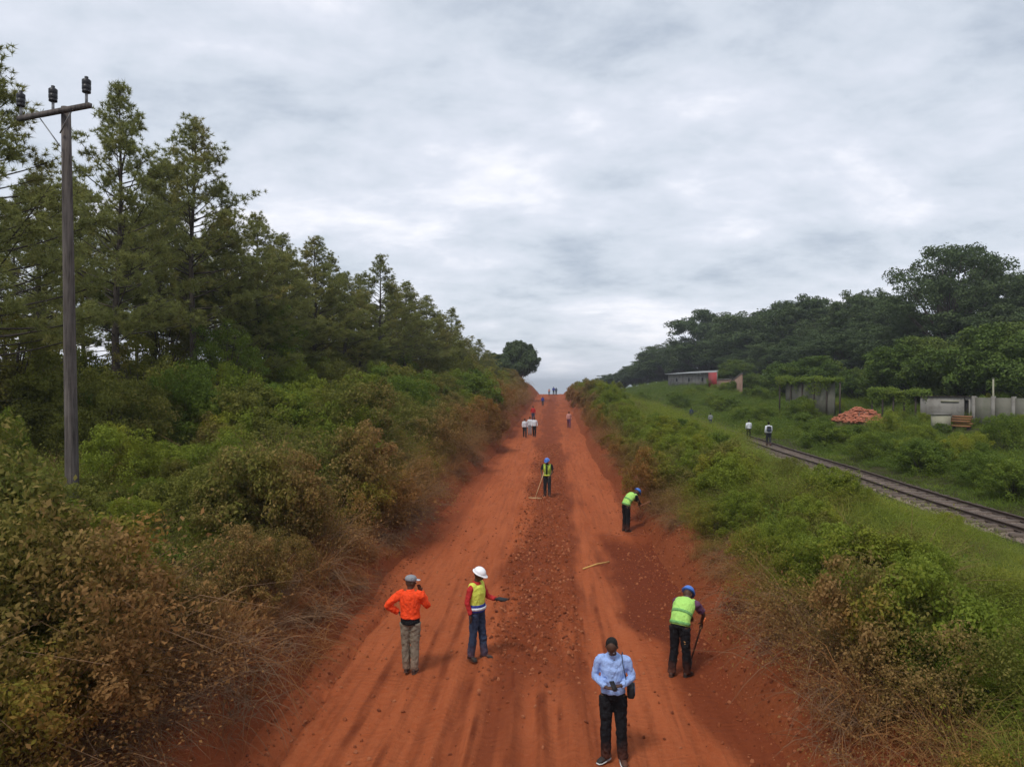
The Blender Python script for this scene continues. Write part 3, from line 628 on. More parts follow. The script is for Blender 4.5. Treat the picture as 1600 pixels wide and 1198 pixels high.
LOW = ['above the metal-roofed building', 'above the light green tree', 'under the left of the flat crest', 'under the highest tree of the flat crest', 'below the dip right of the flat crest', 'below the feathery topped tree', 'below the feathery pair of trees', 'at the left foot of the tallest tree', 'at the right foot of the tallest tree', 'near the right edge above the mango trees', 'left of the metal-roofed building roof', 'at the far low left end of the ridge', 'on the rising left part of the ridge']
for i, (px, py, d, k) in enumerate([(1120, 555, 175, 0), (1160, 545, 140, 2), (1205, 535, 122, 0), (1245, 525, 112, 1), (1290, 520, 105, 2), (1335, 512, 100, 0), (1375, 508, 95, 1), (1425, 490, 90, 2), (1530, 480, 80, 0), (1580, 485, 78, 1), (1080, 572, 195, 1), (1000, 590, 240, 0), (1040, 575, 215, 2)]):
    p, h = px_tree(px, py, d); plant_tree('broadleaf_tree', B_DARK[k], 15, p, h, 'lower dark ridge tree '+LOW[i], 'tree', 'lower trees of the wooded ridge', 1.6)
for px, py, d, k, wd, lb in [
 (1272, 556, 78, 0, 1.3, 'dome shaped mango tree behind the vine covered wall'), (1222, 566, 84, 1, 1.2, 'smaller mango tree left of the one behind the vine covered wall'),
 (1432, 526, 62, 0, 1.15, 'large rounded mango tree left of the grey hut'), (1388, 552, 66, 1, 1.0, 'small mango tree behind the heap of red bricks'),
 (1500, 535, 60, 1, 1.2, 'mango tree directly behind the grey hut'), (1562, 506, 56, 0, 1.2, 'biggest mango tree, above the grey boundary wall'), (1625, 520, 52, 1, 1.3, 'mango tree at the right edge above the boundary wall'),
 (1340, 575, 72, 1, 1.0, 'low mango tree in shade between the vine covered wall and the brick heap'), (1150, 562, 118, 0, 1.2, 'light green rounded tree beside the metal-roofed building'), (1176, 583, 100, 1, 1.1, 'small bushy tree left of the vine covered wall')]:
    p, h = px_tree(px, py, d); plant_tree('mango_tree', B_MANGO[k], 8, p, h, lb, 'tree', 'mango trees by the houses', wd)
p, h = px_tree(810, 533, 138); plant_tree('round_tree', B_ROUND, 8, p, h, 'round dark tree standing alone at the far left side of the road', 'tree', None, .85)
p, h = px_tree(772, 552, 124); plant_tree('round_tree', B_ROUND, 8, p, h, 'lower rounded tree left of the lone round tree by the road', 'tree', None, 1.1)
# understorey trees at the left
for px, py, d, k, wd, lb in [(20, 470, 24, 0, 1.1, 'thin leafed young tree at the left edge below the tall pine'), (70, 500, 28, 0, 1.1, 'thin leafed young tree just left of the power pole'),
 (350, 500, 34, 1, 1.0, 'bright green young tree under the middle pines'), (255, 470, 36, 0, 1.0, 'sparse grey-green sapling between two pine trunks'), (410, 470, 42, 1, 1.2, 'green young tree under the ragged-topped pine'),
 (560, 520, 58, 0, 1.2, 'olive young tree beneath the slender open-topped pine'), (620, 540, 66, 1, 1.2, 'green young tree at the foot of the dark pines'), (690, 560, 84, 0, 1.3, 'olive young tree at the end of the pine row'), (470, 520, 50, 0, 1.2, 'brownish young tree beside the pale gap in the pines'), (735, 575, 100, 1, 1.3, 'green young tree below the small pines'), (795, 575, 112, 0, 1.5, 'olive young tree at the foot of the lone round tree'), (215, 530, 30, 0, 1.2, 'thin sapling beneath the tall pine right of the pole'), (385, 545, 38, 0, 1.2, 'olive sapling left of the ragged-topped pine'), (110, 545, 30, 1, 1.1, 'green sapling hidden behind the power pole'), (445, 550, 45, 1, 1.3, 'green sapling beneath the narrow pine'), (520, 545, 52, 0, 1.3, 'olive sapling beneath the knobbly pine'), (590, 555, 60, 0, 1.3, 'olive sapling beneath the slender open-topped pine'), (655, 560, 75, 1, 1.4, 'green sapling under the last dark pines')]:
    p, h = px_tree(px, py, d); plant_tree('young_tree', B_SLIM[k], 7, p, h, lb, 'tree', 'young trees under the pines', wd)
# shrubs that stand out
def bush(seed, mat, rad=1.3, leaf=.065, nl=28, per=480): return broad(2.2, rad, seed, mat, .02, nl, leaf, per, .85, True)
BU = {'brown': [bush(41, M['shrub']), bush(42, M['shrub'], 1.5)], 'green': [bush(43, M['weed']), bush(44, M['weed'], 1.5)], 'lush': [bush(45, M['lush']), bush(46, M['lush'], 1.6, .1)]}
def shrub(px, py, d, kind, k, h, wd, lb, group=None):
    p = W(px, py, d); x_, y_ = p.x, p.y
    if px < 800 and d > 22: h *= 1.3; wd *= .85
    t = plant_tree('shrub', BU[kind][k], 2.2, (x_, y_), h, lb, 'bush', group, wd)
    t.location.z = gz(x_, y_)-.15*h
for a in [
 (110, 780, 13.5, 'brown', 0, 1.5, 1.0, 'brown leaved shrub at the foot of the power pole'), (300, 760, 17, 'brown', 1, 2.0, 1.1, 'large brown-green shrub right of the power pole'),
 (380, 770, 19, 'brown', 0, 2.0, 1.2, 'dark shrub above the deep shade in the left bank'), (270, 900, 11.5, 'brown', 1, 1.4, .9, 'olive shrub in front of the power pole, halfway down the left bank'),
 (150, 940, 9.5, 'brown', 0, 1.0, .9, 'dark shrub overhanging the dead vines at the lower left'), (20, 960, 9, 'green', 1, 1.4, .9, 'yellow-green shrub at the lower left edge'),
 (370, 860, 13.5, 'brown', 0, 1.7, .9, 'rust tinged shrub beside the dark hollow of the left bank'), (180, 660, 24, 'brown', 1, 2.6, 1.1, 'rusty brown bush behind the power pole'),
 (285, 610, 27, 'lush', 0, 3.0, .8, 'dark glossy green bush below the middle pines'), (420, 640, 30, 'lush', 1, 2.5, 1.1, 'bright green bush on the crest of the left bank'),
 (480, 640, 33, 'green', 0, 2.6, 1.1, 'green bush right of the bright bush on the left crest'), (560, 660, 32, 'green', 1, 2.2, 1.2, 'yellow-olive bush in the middle of the left bank'),
 (640, 620, 42, 'lush', 0, 2.8, 1.2, 'green bush under the dark end of the pine row'), (690, 640, 40, 'brown', 1, 2.6, 1.2, 'purplish brown bush where the left bank narrows'),
 (650, 670, 36, 'brown', 0, 2.4, 1.2, 'brown bush just left of the purplish one'), (740, 615, 62, 'lush', 1, 3.0, 1.3, 'green bush above the far left roadside'), (775, 618, 75, 'green', 0, 2.6, 1.2, 'small yellowish bush by the far left roadside'),
 (520, 740, 23, 'brown', 1, 1.7, 1.1, 'brown-green shrub midway down the left bank'), (470, 800, 18.5, 'brown', 0, 1.5, 1.0, 'dusty shrub low on the left bank'), (590, 600, 45, 'lush', 1, 3.0, 1.2, 'tall green bush at the foot of the slender pine'),
 (355, 640, 31, 'green', 1, 3.0, 1.0, 'light green bush under the middle pines'), (30, 640, 24, 'brown', 0, 3.0, 1.1, 'dark bush in shadow at the left edge'), (100, 650, 26, 'brown', 1, 2.8, 1.1, 'dark bush directly behind the power pole'),
 (510, 600, 44, 'brown', 1, 3.0, 1.2, 'olive bush at the foot of the pines left of centre'), (440, 590, 40, 'green', 0, 3.2, 1.2, 'green bush against the pine trunks'), (230, 620, 31, 'brown', 1, 2.8, 1.3, 'brown bush between two pine trunks'),
 (1460, 1090, 9.3, 'lush', 0, 1.1, .9, 'bright green leafy shrub at the lower right'), (1330, 960, 12, 'green', 1, 1.1, 1.0, 'yellow-green shrub midway up the right bank'),
 (1560, 1130, 9, 'green', 0, 1.0, .9, 'green shrub in the lower right corner'), (1250, 900, 13.5, 'green', 0, 1.1, 1.0, 'green and yellow shrub above the bending worker'), (1180, 860, 16, 'green', 1, 1.1, 1.0, 'yellow-tipped shrub above the right bank near the bending worker'),
 (1120, 800, 19.5, 'green', 0, 1.2, 1.1, 'round yellow-green shrub on the right bank'), (1235, 735, 28, 'brown', 0, 1.3, 1.0, 'dark shrub in the grass near the railway'), (1170, 760, 24, 'green', 1, 1.2, 1.1, 'olive shrub on top of the right bank'),
 (1060, 720, 30, 'brown', 0, 1.4, 1.1, 'rust tinged shrub on the right bank'), (1000, 690, 36, 'brown', 1, 1.5, 1.1, 'brown shrub on the right bank behind the far worker'), (1040, 665, 45, 'green', 0, 1.5, 1.2, 'yellow-green shrub along the far right bank'),
 (960, 650, 54, 'green', 1, 1.6, 1.1, 'green shrub beside the narrowing road on the right'), (930, 628, 80, 'brown', 0, 1.8, 1.1, 'brown shrub at the far right roadside'), (1080, 690, 38, 'green', 1, 1.4, 1.2, 'yellow-green shrub left of the schoolchildren'),
 (1540, 715, 29, 'lush', 0, 1.9, 1.2, 'dark green bush on the slope above the railway'), (1440, 700, 33, 'lush', 1, 1.9, 1.2, 'green bush on the slope below the grey hut'), (1585, 745, 26, 'lush', 1, 1.7, 1.2, 'dark bush above the railway at the right edge'),
 (1360, 690, 38, 'lush', 0, 1.9, 1.2, 'bushy weeds below the brick heap'), (1290, 680, 45, 'lush', 1, 2.0, 1.2, 'bush on the slope below the vine covered wall'), (1250, 655, 60, 'lush', 0, 2.4, 1.2, 'green bush on the slope left of the vine covered wall'),
 (1135, 630, 78, 'lush', 1, 2.4, 1.3, 'rounded green bush on the slope below the brown wall'), (1060, 620, 95, 'lush', 0, 2.6, 1.3, 'green bush on the slope below the metal-roofed building'), (1000, 610, 110, 'lush', 1, 2.6, 1.3, 'green bush at the far end of the right slope'),
 (1575, 690, 36, 'lush', 0, 2.4, 1.0, 'broad leaved dark bush in front of the boundary wall'), (1190, 650, 62, 'lush', 0, 2.0, 1.3, 'green bush on the slope behind the schoolchildren')]:
    shrub(*a)

# ------------------------------------------------------------ power pole
M['wood'] = simple('weathered_pole_wood', (.105, .085, .075), .9, .3, 3, bump=.6)
def woodgrain():
    t = NT('pole_wood'); c = t.objc(); n = t.noise(c, 9, 5, .65, .3, (1, 1, .07)); n2 = t.noise(c, 1.2, 4)
    n5 = t.noise(c, 34, 4, .7, .2, (1, 1, .03)); col = t.mix(t.rng(n, .35, .62), (.030, .024, .022), (.125, .105, .092)); col = t.mix(t.rng(n5, .5, .6, 0, .7), col, (.018, .014, .012)); col = t.mix(t.rng(n2, .4, .7, 0, .4), col, (.17, .15, .14))
    return t.end(t.pr(col, .9, .2, 0, n, .7, .02))
M['pole'] = woodgrain(); M['black'] = simple('black_insulator', (.018, .018, .02), .4, .2); M['steel'] = simple('grey_galvanised_steel', (.22, .22, .22), .5, .3, metal=.3)
pb_ = W(114, 760, 16.1); base = Vector((pb_.x, pb_.y, gz(pb_.x, pb_.y)-.2)); top = W(103, 168, 16.1)
pole = thing('power_pole', 'weathered wooden power pole with a crossarm rising from the grass at the left', 'power pole', base)
b = MB(); tv = top-base; b.tube([tv*t for t in np.linspace(0, 1, 8)], np.linspace(.15, .098, 8), 16); obj('pole_shaft', b.mesh('pole_shaft', [M['pole']], True), pole)
al = W(40, 190, 16.55)-base; ar = W(152, 169, 15.75)-base; dirn = (ar-al).normalized(); nrm = Vector((-dirn.y, dirn.x, 0)).normalized(); sh = nrm*-.17
b = MB(); b.bar(al+sh, ar+sh, .09, .10); obj('crossarm', b.mesh('crossarm', [M['pole']]), pole)
for q in (W(94, 183, 16.2), W(146, 170, 15.8), W(44, 190, 16.5)):
    q = q-base+sh; b = MB(); b.tube([q, q+Vector((0, 0, .34))], .03, 8)
    pin = obj('insulator_pin', b.mesh('insulator_pin', [M['steel']]), pole)
    b = MB(); z0 = .27
    prof = [(0.05, 0), (.10, .02), (.10, .06), (.085, .07), (.105, .09), (.105, .17), (.09, .18), (.105, .20), (.105, .29), (.08, .31), (.045, .32), (.045, .37), (.02, .38)]
    b.rings([(q+Vector((0, 0, z0+z_)), Vector((r_*.88, 0, 0)), Vector((0, r_*.88, 0))) for r_, z_ in prof], 14); obj('insulator', b.mesh('insulator', [M['black']], False), pin)
for q, e in ((W(74, 186, 16.35), -1), (W(122, 176, 15.95), 1)):
    q = q-base+sh; b = MB(); foot = tv*.935 if e > 0 else tv*.905
    b.bar(q+Vector((0, 0, -.05)), foot+sh*.9, .03, .012); obj('brace', b.mesh('brace', [M['steel']]), pole)

# ------------------------------------------------------------ railway
M['rail'] = simple('rusty_rail_steel', (.075, .050, .038), .6, .35, 4, metal=.3); M['sleeper'] = simple('old_timber_sleeper', (.11, .085, .07), .9, .4, 5, bump=.6)
M['ballast'] = simple('ballast_stones', (.19, .145, .115), .95, .5, 9, bump=.9, bd=.03)
def railz(y): return 0.92+.8*float(roadz(y))
ys = np.arange(8, 190, 2.0); trk = thing('railway_track', 'narrow single railway track with rusty rails running along the right of the road', 'railway track', (13.95, 8, railz(8)))
for sx in (-.5335, .5335):
    V = []; prof = [(-.055, .13), (.055, .13), (.055, .145), (.012, .16), (.012, .225), (.036, .235), (.036, .265), (-.036, .265), (-.036, .235), (-.012, .225), (-.012, .16), (-.055, .145)]
    for y_ in ys: V += [(sx+a_, y_-8, railz(y_)-railz(8)+b_-.02+.02*math.sin(y_*.4)) for a_, b_ in prof]
    n = len(prof); Q = [[i*n+j, i*n+(j+1) % n, (i+1)*n+(j+1) % n, (i+1)*n+j] for i in range(len(ys)-1) for j in range(n)]
    obj('rail', qmesh('rail', np.array(V), np.array(Q), [M['rail']]), trk)
b = MB(); b.box((0, 0, 0), (2.0, .22, .13)); sme = b.mesh('sleeper', [M['sleeper']])
y_ = 9.0
while y_ < 110:
    o = obj('sleeper', sme, trk, (random.uniform(-.03, .03), y_-8, railz(y_)-railz(8)+.068)); o.rotation_euler = (0, 0, random.uniform(-.03, .03)); y_ += .7
bx_ = np.array([-1.5, -1.2, -.95, -.6, -.3, 0, .3, .6, .95, 1.2, 1.5]); by_ = np.arange(8, 190, .4); BX, BY = np.meshgrid(bx_, by_)
bz = 0.92+.8*roadz(BY)+np.interp(np.abs(BX), [0, .9, 1.15, 1.5], [.085, .065, .0, -.2])+fbm(BX*5, BY*3, 3, 61)*.05
V, Q = grid(bx_, by_, bz); V[:, 0] += 13.95; obj('ballast_bed', qmesh('ballast_bed', V, Q, [M['ballast']], smooth=True), kind='structure')
n = 9000; x = 13.95+RNG.normal(size=n)*.75; y = 10+RNG.random(n)**1.3*60; x = np.clip(x, 12.1, 15.8); s = RNG.uniform(.015, .035, n)
pr_ = [proto('stone', clod(M['ballast'])) for _ in range(3)]
z = .92+.8*roadz(y)+np.interp(np.abs(x-13.95), [0, 1, 1.35, 1.75, 3], [.085, .07, .03, -.08, -.08])
scatter('ballast_stones', pr_, np.stack([x, y, z+.005], 1), RNG.random((n, 3))*6.28, np.stack([s, s, s], 1), RNG.integers(0, 3, n), 'loose ballast stones between the railway sleepers')

# ------------------------------------------------------------ buildings, walls
M['plaster'] = simple('stained_grey_plaster', (.20, .19, .17), .9, .2, 1.5, dirt=((.07, .06, .045), .85)); M['cement'] = simple('mossy_cement_wall', (.13, .125, .10), .95, .3, 1.3, dirt=((.06, .07, .04), .8))
M['brickr'] = simple('red_brick', (.36, .13, .075), .9, .6, 2); M['brown'] = simple('mud_brown_wall', (.21, .135, .10), .95, .25, 1.5, dirt=((.1, .06, .04), .5))
M['roof'] = simple('corrugated_roof_sheet', (.25, .27, .27), .5, .2, 2, metal=.2, dirt=((.2, .12, .08), .5)); M['redp'] = simple('red_painted_sheet', (.27, .035, .035), .6, .2)
M['dark'] = simple('opening_shade_black', (.015, .013, .012), .9, .2); M['plank'] = simple('orange_brown_plank', (.22, .10, .045), .85, .3); M['pale'] = simple('pale_block', (.26, .25, .18), .9, .2)  # dark: near-black colour standing for the shade inside doorway and windows
M['vine'] = M['lush']
def frame_at(px0, d0, px1, d1):
    a = W(px0, 640, d0); b_ = W(px1, 640, d1); v = Vector((b_.x-a.x, b_.y-a.y, 0)); return a, v.length, math.atan2(v.y, v.x)
def corr(b, x0, x1, y0, y1, z0, z1, n=40, amp=.03):
    """corrugated sheet; ridges run along y"""
    xs = np.linspace(x0, x1, n*4); V = []
    for yv, zv in ((y0, z0), (y1, z1)): V += [(xx, yv, zv+amp*math.sin(i*math.pi/2)) for i, xx in enumerate(xs)]
    k = len(xs); V += [(v_[0], v_[1], v_[2]-.03) for v_ in V[:2*k]]
    Q = [[i, i+1, k+i+1, k+i] for i in range(k-1)]+[[2*k+i, 3*k+i, 3*k+i+1, 2*k+i+1] for i in range(k-1)]+[[i, 2*k+i, 2*k+i+1, i+1] for i in range(k-1)]+[[k+i, k+i+1, 3*k+i+1, 3*k+i] for i in range(k-1)]
    b.add(V, Q)
# long shed with metal roof
a, Lg, rz = frame_at(1044, 150, 1116, 124); zb = CAMZ+.0
shed = thing('shed', 'long pale building with a sloping grey metal roof on the far right slope', 'building', (a.x, a.y, zb), rz)
b = MB(); hgt = 2.6
b.box((Lg/2, .1, .3), (Lg, .2, 2.0)); b.box((Lg/2, 6, .6), (Lg, .2, 2.8)); b.box((.1, 3.05, .5), (.2, 5.7, 2.4)); b.box((Lg-.1, 3.05, .5), (.2, 5.7, 2.4)); b.box((Lg/2, .1, 1.55), (Lg, .2, .5))
obj('wall', b.mesh('wall', [M['plaster']]), shed)
b = MB(); corr(b, -.5, Lg+.5, -.6, 6.6, 1.95, 2.6, 60); obj('roof', b.mesh('roof', [M['roof']]), shed)
for fx in (.22, .5, .78):
    b = MB(); b.box((Lg*fx, -.01, .75), (.9, .06, .7)); wn = obj('window', b.mesh('window', [M['dark']]), shed)  # black panel on the wall, shade of the window opening in its colour
    b = MB(); [b.box((Lg*fx+q, -.05, .75), (.05, .05, .8)) for q in (-.47, .47)]; [b.box((Lg*fx, -.05, .75+q), (.99, .05, .05)) for q in (-.37, .37)]; obj('frame', b.mesh('frame', [M['steel']]), wn)
# red sheet leaning and brown walls
a, Lg, rz = frame_at(1107, 118, 1120, 115); sh_ = thing('red_sheet', 'bright red painted sheet standing at the end of the metal-roofed building', 'sheet', (a.x, a.y, CAMZ-.8), rz)
b = MB(); b.box((Lg/2, 0, 1.3), (Lg, .04, 2.6)); obj('panel', b.mesh('panel', [M['redp']]), sh_); b = MB(); b.box((.03, .06, 1.3), (.06, .06, 2.7)); b.box((Lg-.03, .06, 1.3), (.06, .06, 2.7)); obj('post', b.mesh('post', [M['steel']]), sh_)
a, Lg, rz = frame_at(1121, 114, 1142, 106); bw = thing('brown_wall', 'low brown wall with a ledge right of the red sheet', 'wall', (a.x, a.y, CAMZ-1.4), rz)
b = MB(); b.box((Lg/2, 0, 1.0), (Lg, .2, 2.0)); obj('wall_body', b.mesh('w', [M['brown']]), bw); b = MB(); b.box((Lg/2, -.02, 2.05), (Lg+.1, .3, .1)); obj('coping', b.mesh('c', [M['plaster']]), bw)
a, Lg, rz = frame_at(1140, 106, 1158, 98); bw = thing('brown_gable_wall', 'brown wall with a sloping top left of the small bushy tree', 'wall', (a.x, a.y, CAMZ-1.6), rz)
V = [(0, 0, 0), (Lg, 0, 0), (Lg, 0, 2.9), (0, 0, 1.7), (0, .2, 0), (Lg, .2, 0), (Lg, .2, 2.9), (0, .2, 1.7)]
b = MB(); b.add(V, [[0, 1, 2, 3], [4, 7, 6, 5], [3, 2, 6, 7], [0, 3, 7, 4], [1, 5, 6, 2]]); obj('wall_body', b.mesh('w', [M['brown']]), bw); b = MB(); b.bar((-.1, .1, 1.75), (Lg+.1, .1, 2.97), .3, .08); obj('coping', b.mesh('c', [M['plaster']]), bw)
# vine covered wall: lattice frame hung with creepers
def creeper(L, z0, hang, dep, n, leaf=.13):
    P = np.stack([RNG.uniform(-.2, L+.2, n), RNG.normal(size=n)*dep, 0*RNG.random(n)], 1); q = RNG.random(n)
    colm = vn(P[:, 0]*2.6, P[:, 0]*0, 5)
    P[:, 2] = np.where(q < .36, z0+RNG.normal(size=n)*.10+.35*(vn(P[:, 0]*1.3, P[:, 0]*0, 9)-.6), z0-RNG.random(n)**1.3*hang*(.15+1.2*np.clip(colm-.25, 0, 1)))
    nn = unit(np.stack([RNG.normal(size=n)*.5, -np.ones(n)*.6, RNG.random(n)+.3], 1)); D = unit(np.cross(nn, rvec(n))+np.array([0, 0, -.5])); s = RNG.uniform(.6, 1.3, n)
    return leaves(P, D, nn, leaf*s, leaf*.32*s)
for px0, d0, px1, d1, zt, hh, lb in ((1218, 66, 1312, 58, 592, 1.7, 'creeper covered wall hung with green vines, left of the brick heap'), (1362, 54, 1448, 51, 612, 1.6, 'row of posts smothered by hanging creepers right of the brick heap')):
    a, Lg, rz = frame_at(px0, d0, px1, d1); zt = CAMZ-(zt-599)/F*(d0+d1)/2; zb = gz(a.x, a.y)-.2
    vw = thing('creeper_wall', lb, 'wall', (a.x, a.y, zb), rz, 'creeper covered walls')
    H_ = zt-zb
    if hh == 1.7:
        b = MB(); b.box((Lg/2, .15, H_/2-.1), (Lg*.8, .15, H_-.2)); obj('wall_body', b.mesh('w', [M['cement']]), vw)
    for q in np.linspace(0, Lg, 6):
        b = MB(); b.tube([(q, 0, 0), (q+.05, 0, H_)], .07, 8); obj('post', b.mesh('post', [M['bark']], True), vw)
    b = MB(); b.tube([(0, 0, H_), (Lg/2, 0, H_+.05), (Lg, 0, H_)], .05, 6); obj('rail', b.mesh('rail', [M['bark']]), vw)
    V, Q = creeper(Lg, H_+.05, 1.5 if hh == 1.7 else 2.0, .2, 7500); obj('creeper', qmesh('creeper', V, Q, [M['lush']]), vw)
# heap of bricks
c = W(1340, 640, 52); zb = gz(c.x, c.y); hp = thing('brick_heap', 'heap of broken orange-red bricks on the slope between the creeper walls', 'bricks', (c.x, c.y, zb))
b = MB(); mounds = [(-.75, 0, 1.0, .55), (.1, .1, 1.15, .95), (.85, -.15, .9, .75), (1.25, -.5, .6, .3), (.2, -.8, .9, .35)]
def heap(x_, y_): return max(hh*max(0, 1-(math.hypot(x_-a_, (y_-c_)*1.2)/r_)**1.6) for a_, c_, r_, hh in mounds)
for i in range(760):
    x_ = random.uniform(-1.8, 1.9); y_ = random.uniform(-1.7, 1.2); z_ = heap(x_, y_)
    if z_ <= 0 and random.random() > .15: continue
    q = Matrix.Rotation(random.random()*6, 3, 'Z') @ Matrix.Rotation(random.random()*2-1, 3, 'X'); b.box((x_, y_, z_+.42+random.uniform(-.05, .12)), (.24, .12, .08), np.array(q))
o = obj('brick', b.mesh('bricks', [M['brickr']]), hp, kind='stuff')
b = MB()
for a_, c_, r_, hh in mounds: b.ell((a_, c_, .1), (r_*.9, r_*.75, hh*.9+.3), None, 8)
obj('rubble_core', b.mesh('core', [M['brown']], True), hp)
# grey hut
a, Lg, rz = frame_at(1438, 51, 1516, 49); zb = gz(a.x+1.5, a.y)-.3; zt = CAMZ-(620-599)/F*50
hut = thing('hut', 'small grey plastered hut with a dark doorway beneath the mango trees', 'hut', (a.x, a.y, zb), rz); H_ = zt-zb
b = MB(); b.box((Lg*.44, .1, H_/2), (Lg*.88, .2, H_)); b.box((Lg*.985, .1, H_/2), (Lg*.03, .2, H_)); b.box((Lg*.935, .1, H_-.12), (Lg*.07, .2, .24)); b.box((Lg/2, 3, H_/2), (Lg, .2, H_)); b.box((.1, 1.55, H_/2), (.2, 2.7, H_)); b.box((Lg-.1, 1.55, H_/2), (.2, 2.7, H_)); obj('wall', b.mesh('w', [M['plaster']]), hut)
b = MB(); corr(b, -.1, Lg+.1, -.1, 3.2, H_+.05, H_-.1, 16, .02); obj('roof', b.mesh('roof', [M['bark']]), hut)
b = MB(); b.box((Lg*.935, .16, H_/2-.12), (Lg*.07, .04, H_-.24)); obj('door', b.mesh('d', [M['dark']]), hut)  # black sheet filling the doorway, indoor shade put into its colour
b = MB(); b.box((Lg*.6, -.03, H_-.3), (1.1, .05, .12)); obj('lintel', b.mesh('l', [M['pale']]), hut)
# plank pile
a, Lg, rz = frame_at(1487, 46, 1518, 45); zb = gz(a.x+.5, a.y)+.30
pp = thing('plank_stack', 'stack of orange-brown planks in front of the hut door', 'planks', (a.x, a.y, zb), rz)
for i in range(5):
    b = MB(); b.box((Lg/2+random.uniform(-.06, .06), random.uniform(-.1, .1), .07+i*.15), (Lg*random.uniform(.9, 1), .35, .10)); obj('plank', b.mesh('plank', [M['plank']]), pp)
b = MB(); [b.box((q, 0, -.5), (.12, .3, 1.0)) for q in (.15, Lg-.15)]; obj('support', b.mesh('s', [M['bark']]), pp)
c = W(1470, 658, 46); blk = thing('concrete_block', 'pale concrete block left of the orange planks', 'block', (c.x, c.y, gz(c.x, c.y)), .1)
b = MB(); b.box((0, 0, .6), (1.0, .5, 1.2)); obj('block_body', b.mesh('b', [M['pale']]), blk); b = MB(); b.box((0, 0, 1.23), (1.1, .6, .06)); obj('cap', b.mesh('b', [M['plaster']]), blk)
# boundary wall of panels with posts
a, Lg, rz = frame_at(1522, 47.5, 1690, 42); zb = gz(a.x, a.y)-.3; zt = CAMZ-(621-599)/F*47; H_ = zt-zb
bw = thing('boundary_wall', 'mossy grey boundary wall running off to the right edge', 'wall', (a.x, a.y, zb), rz); npn = 5; pw_ = Lg/npn
for i in range(npn):
    b = MB(); b.box((pw_*(i+.5), .03*(i % 2), H_/2), (pw_-.22, .12, H_)); obj('wall_panel', b.mesh('p', [M['cement']]), bw)
    b = MB(); b.box((pw_*i, 0, H_/2+.05), (.2, .2, H_+.1)); obj('post', b.mesh('p', [M['plaster']]), bw)
c = W(1552, 620, 48.5); wp = thing('white_post', 'thin white post sticking up behind the boundary wall', 'post', (c.x, c.y, gz(c.x, c.y)))
b = MB(); ht = CAMZ-(592-599)/F*48.5-gz(c.x, c.y); b.tube([(0, 0, 0), (0, 0, ht)], .055, 8); obj('post_shaft', b.mesh('p', [M['pale']], True), wp); b = MB(); b.tube([(0, 0, ht), (0, 0, ht+.05)], .075, 8); obj('post_cap', b.mesh('p', [M['plaster']]), wp)

# ------------------------------------------------------------ people
def cloth(name, col, var=.18, rough=.85, dirt=None):
    t = NT(name); c = t.objc(); n = t.noise(c, 7, 4, .6, .6, (1, 1, .6)); n2 = t.noise(c, 60, 2)
    cc = t.mix(n, tuple(x*(1-var) for x in col), tuple(min(1, x*(1+var)) for x in col))
    if dirt: cc = t.mix(t.rng(t.noise(c, 3, 5), .45, .75, 0, .6), cc, dirt)
    sp = t.n('SeparateXYZ'); t.L.new(c, sp.inputs[0]); lo = t.rng(t.math('ADD', sp.outputs[2], t.math('MULTIPLY', t.noise(c, 9, 4), .35)), .15, .50, .40, 0); cc = t.mix(lo, cc, (.22, .065, .028))
    n4 = t.noise(c, 14, 3, .6, 1.2, (1, 1, .35)); return t.end(t.pr(cc, rough, .12, 0, t.math('ADD', t.math('ADD', n, n4), t.math('MULTIPLY', n2, .1)), .9, .04))
M['skin'] = simple('dark_brown_skin', (.075, .038, .024), .55, .15, 8, bump=.1); M['hair'] = simple('black_hair', (.012, .010, .009), .9, .3, 30, bump=.8)
CL = dict(orange=(.85, .075, .02), khaki=(.21, .175, .13), black=(.012, .012, .014), blue_shirt=(.30, .42, .72), denim=(.035, .048, .085), red=(.42, .03, .03), yellow=(.62, .66, .10),
          navy=(.035, .05, .26), lime=(.38, .68, .16), olive=(.26, .36, .06), white=(.62, .64, .68), grey=(.25, .26, .28), helmet_white=(.78, .78, .80), helmet_blue=(.05, .15, .50), silver=(.55, .58, .62), charcoal=(.03, .032, .036), purple=(.12, .05, .10), pink=(.5, .25, .22), limepale=(.16, .36, .12))
for k, v_ in CL.items(): M['c_'+k] = M[k] = cloth('cloth_'+k, v_) if 'helmet' not in k else simple(k, v_, .35, .06, 4, spec=.5, bump=.02)
M['sole'] = simple('pale_rubber_sole', (.6, .6, .58), .8, .15); M['shoe'] = simple('dark_shoe_leather', (.025, .02, .018), .6, .2, 12, dirt=((.20, .06, .025), .6)); M['dust_shoe'] = simple('dusty_brown_boot', (.10, .05, .035), .8, .3)
M['gear'] = simple('black_gear_fabric', (.014, .014, .016), .7, .2, 20, bump=.3); M['gearblue'] = simple('dark_blue_gear_fabric', (.03, .04, .07), .7, .2, 20, bump=.3)
_tex = bpy.data.textures.new('folds', 'CLOUDS'); _tex.noise_scale = .065; _tex.noise_depth = 3
def remesh(o, vox, sm=3, folds=0):
    m_ = o.modifiers.new('r', 'REMESH'); m_.mode = 'VOXEL'; m_.voxel_size = vox; m_.use_smooth_shade = True
    s_ = o.modifiers.new('s', 'SMOOTH'); s_.iterations = sm; s_.factor = .5
    if folds: d_ = o.modifiers.new('d', 'DISPLACE'); d_.texture = _tex; d_.strength = folds; d_.mid_level = .5; d_.texture_coords = 'LOCAL'
def V3(*a): return Vector(a)
def lerp(a, b, t): return a+(b-a)*t
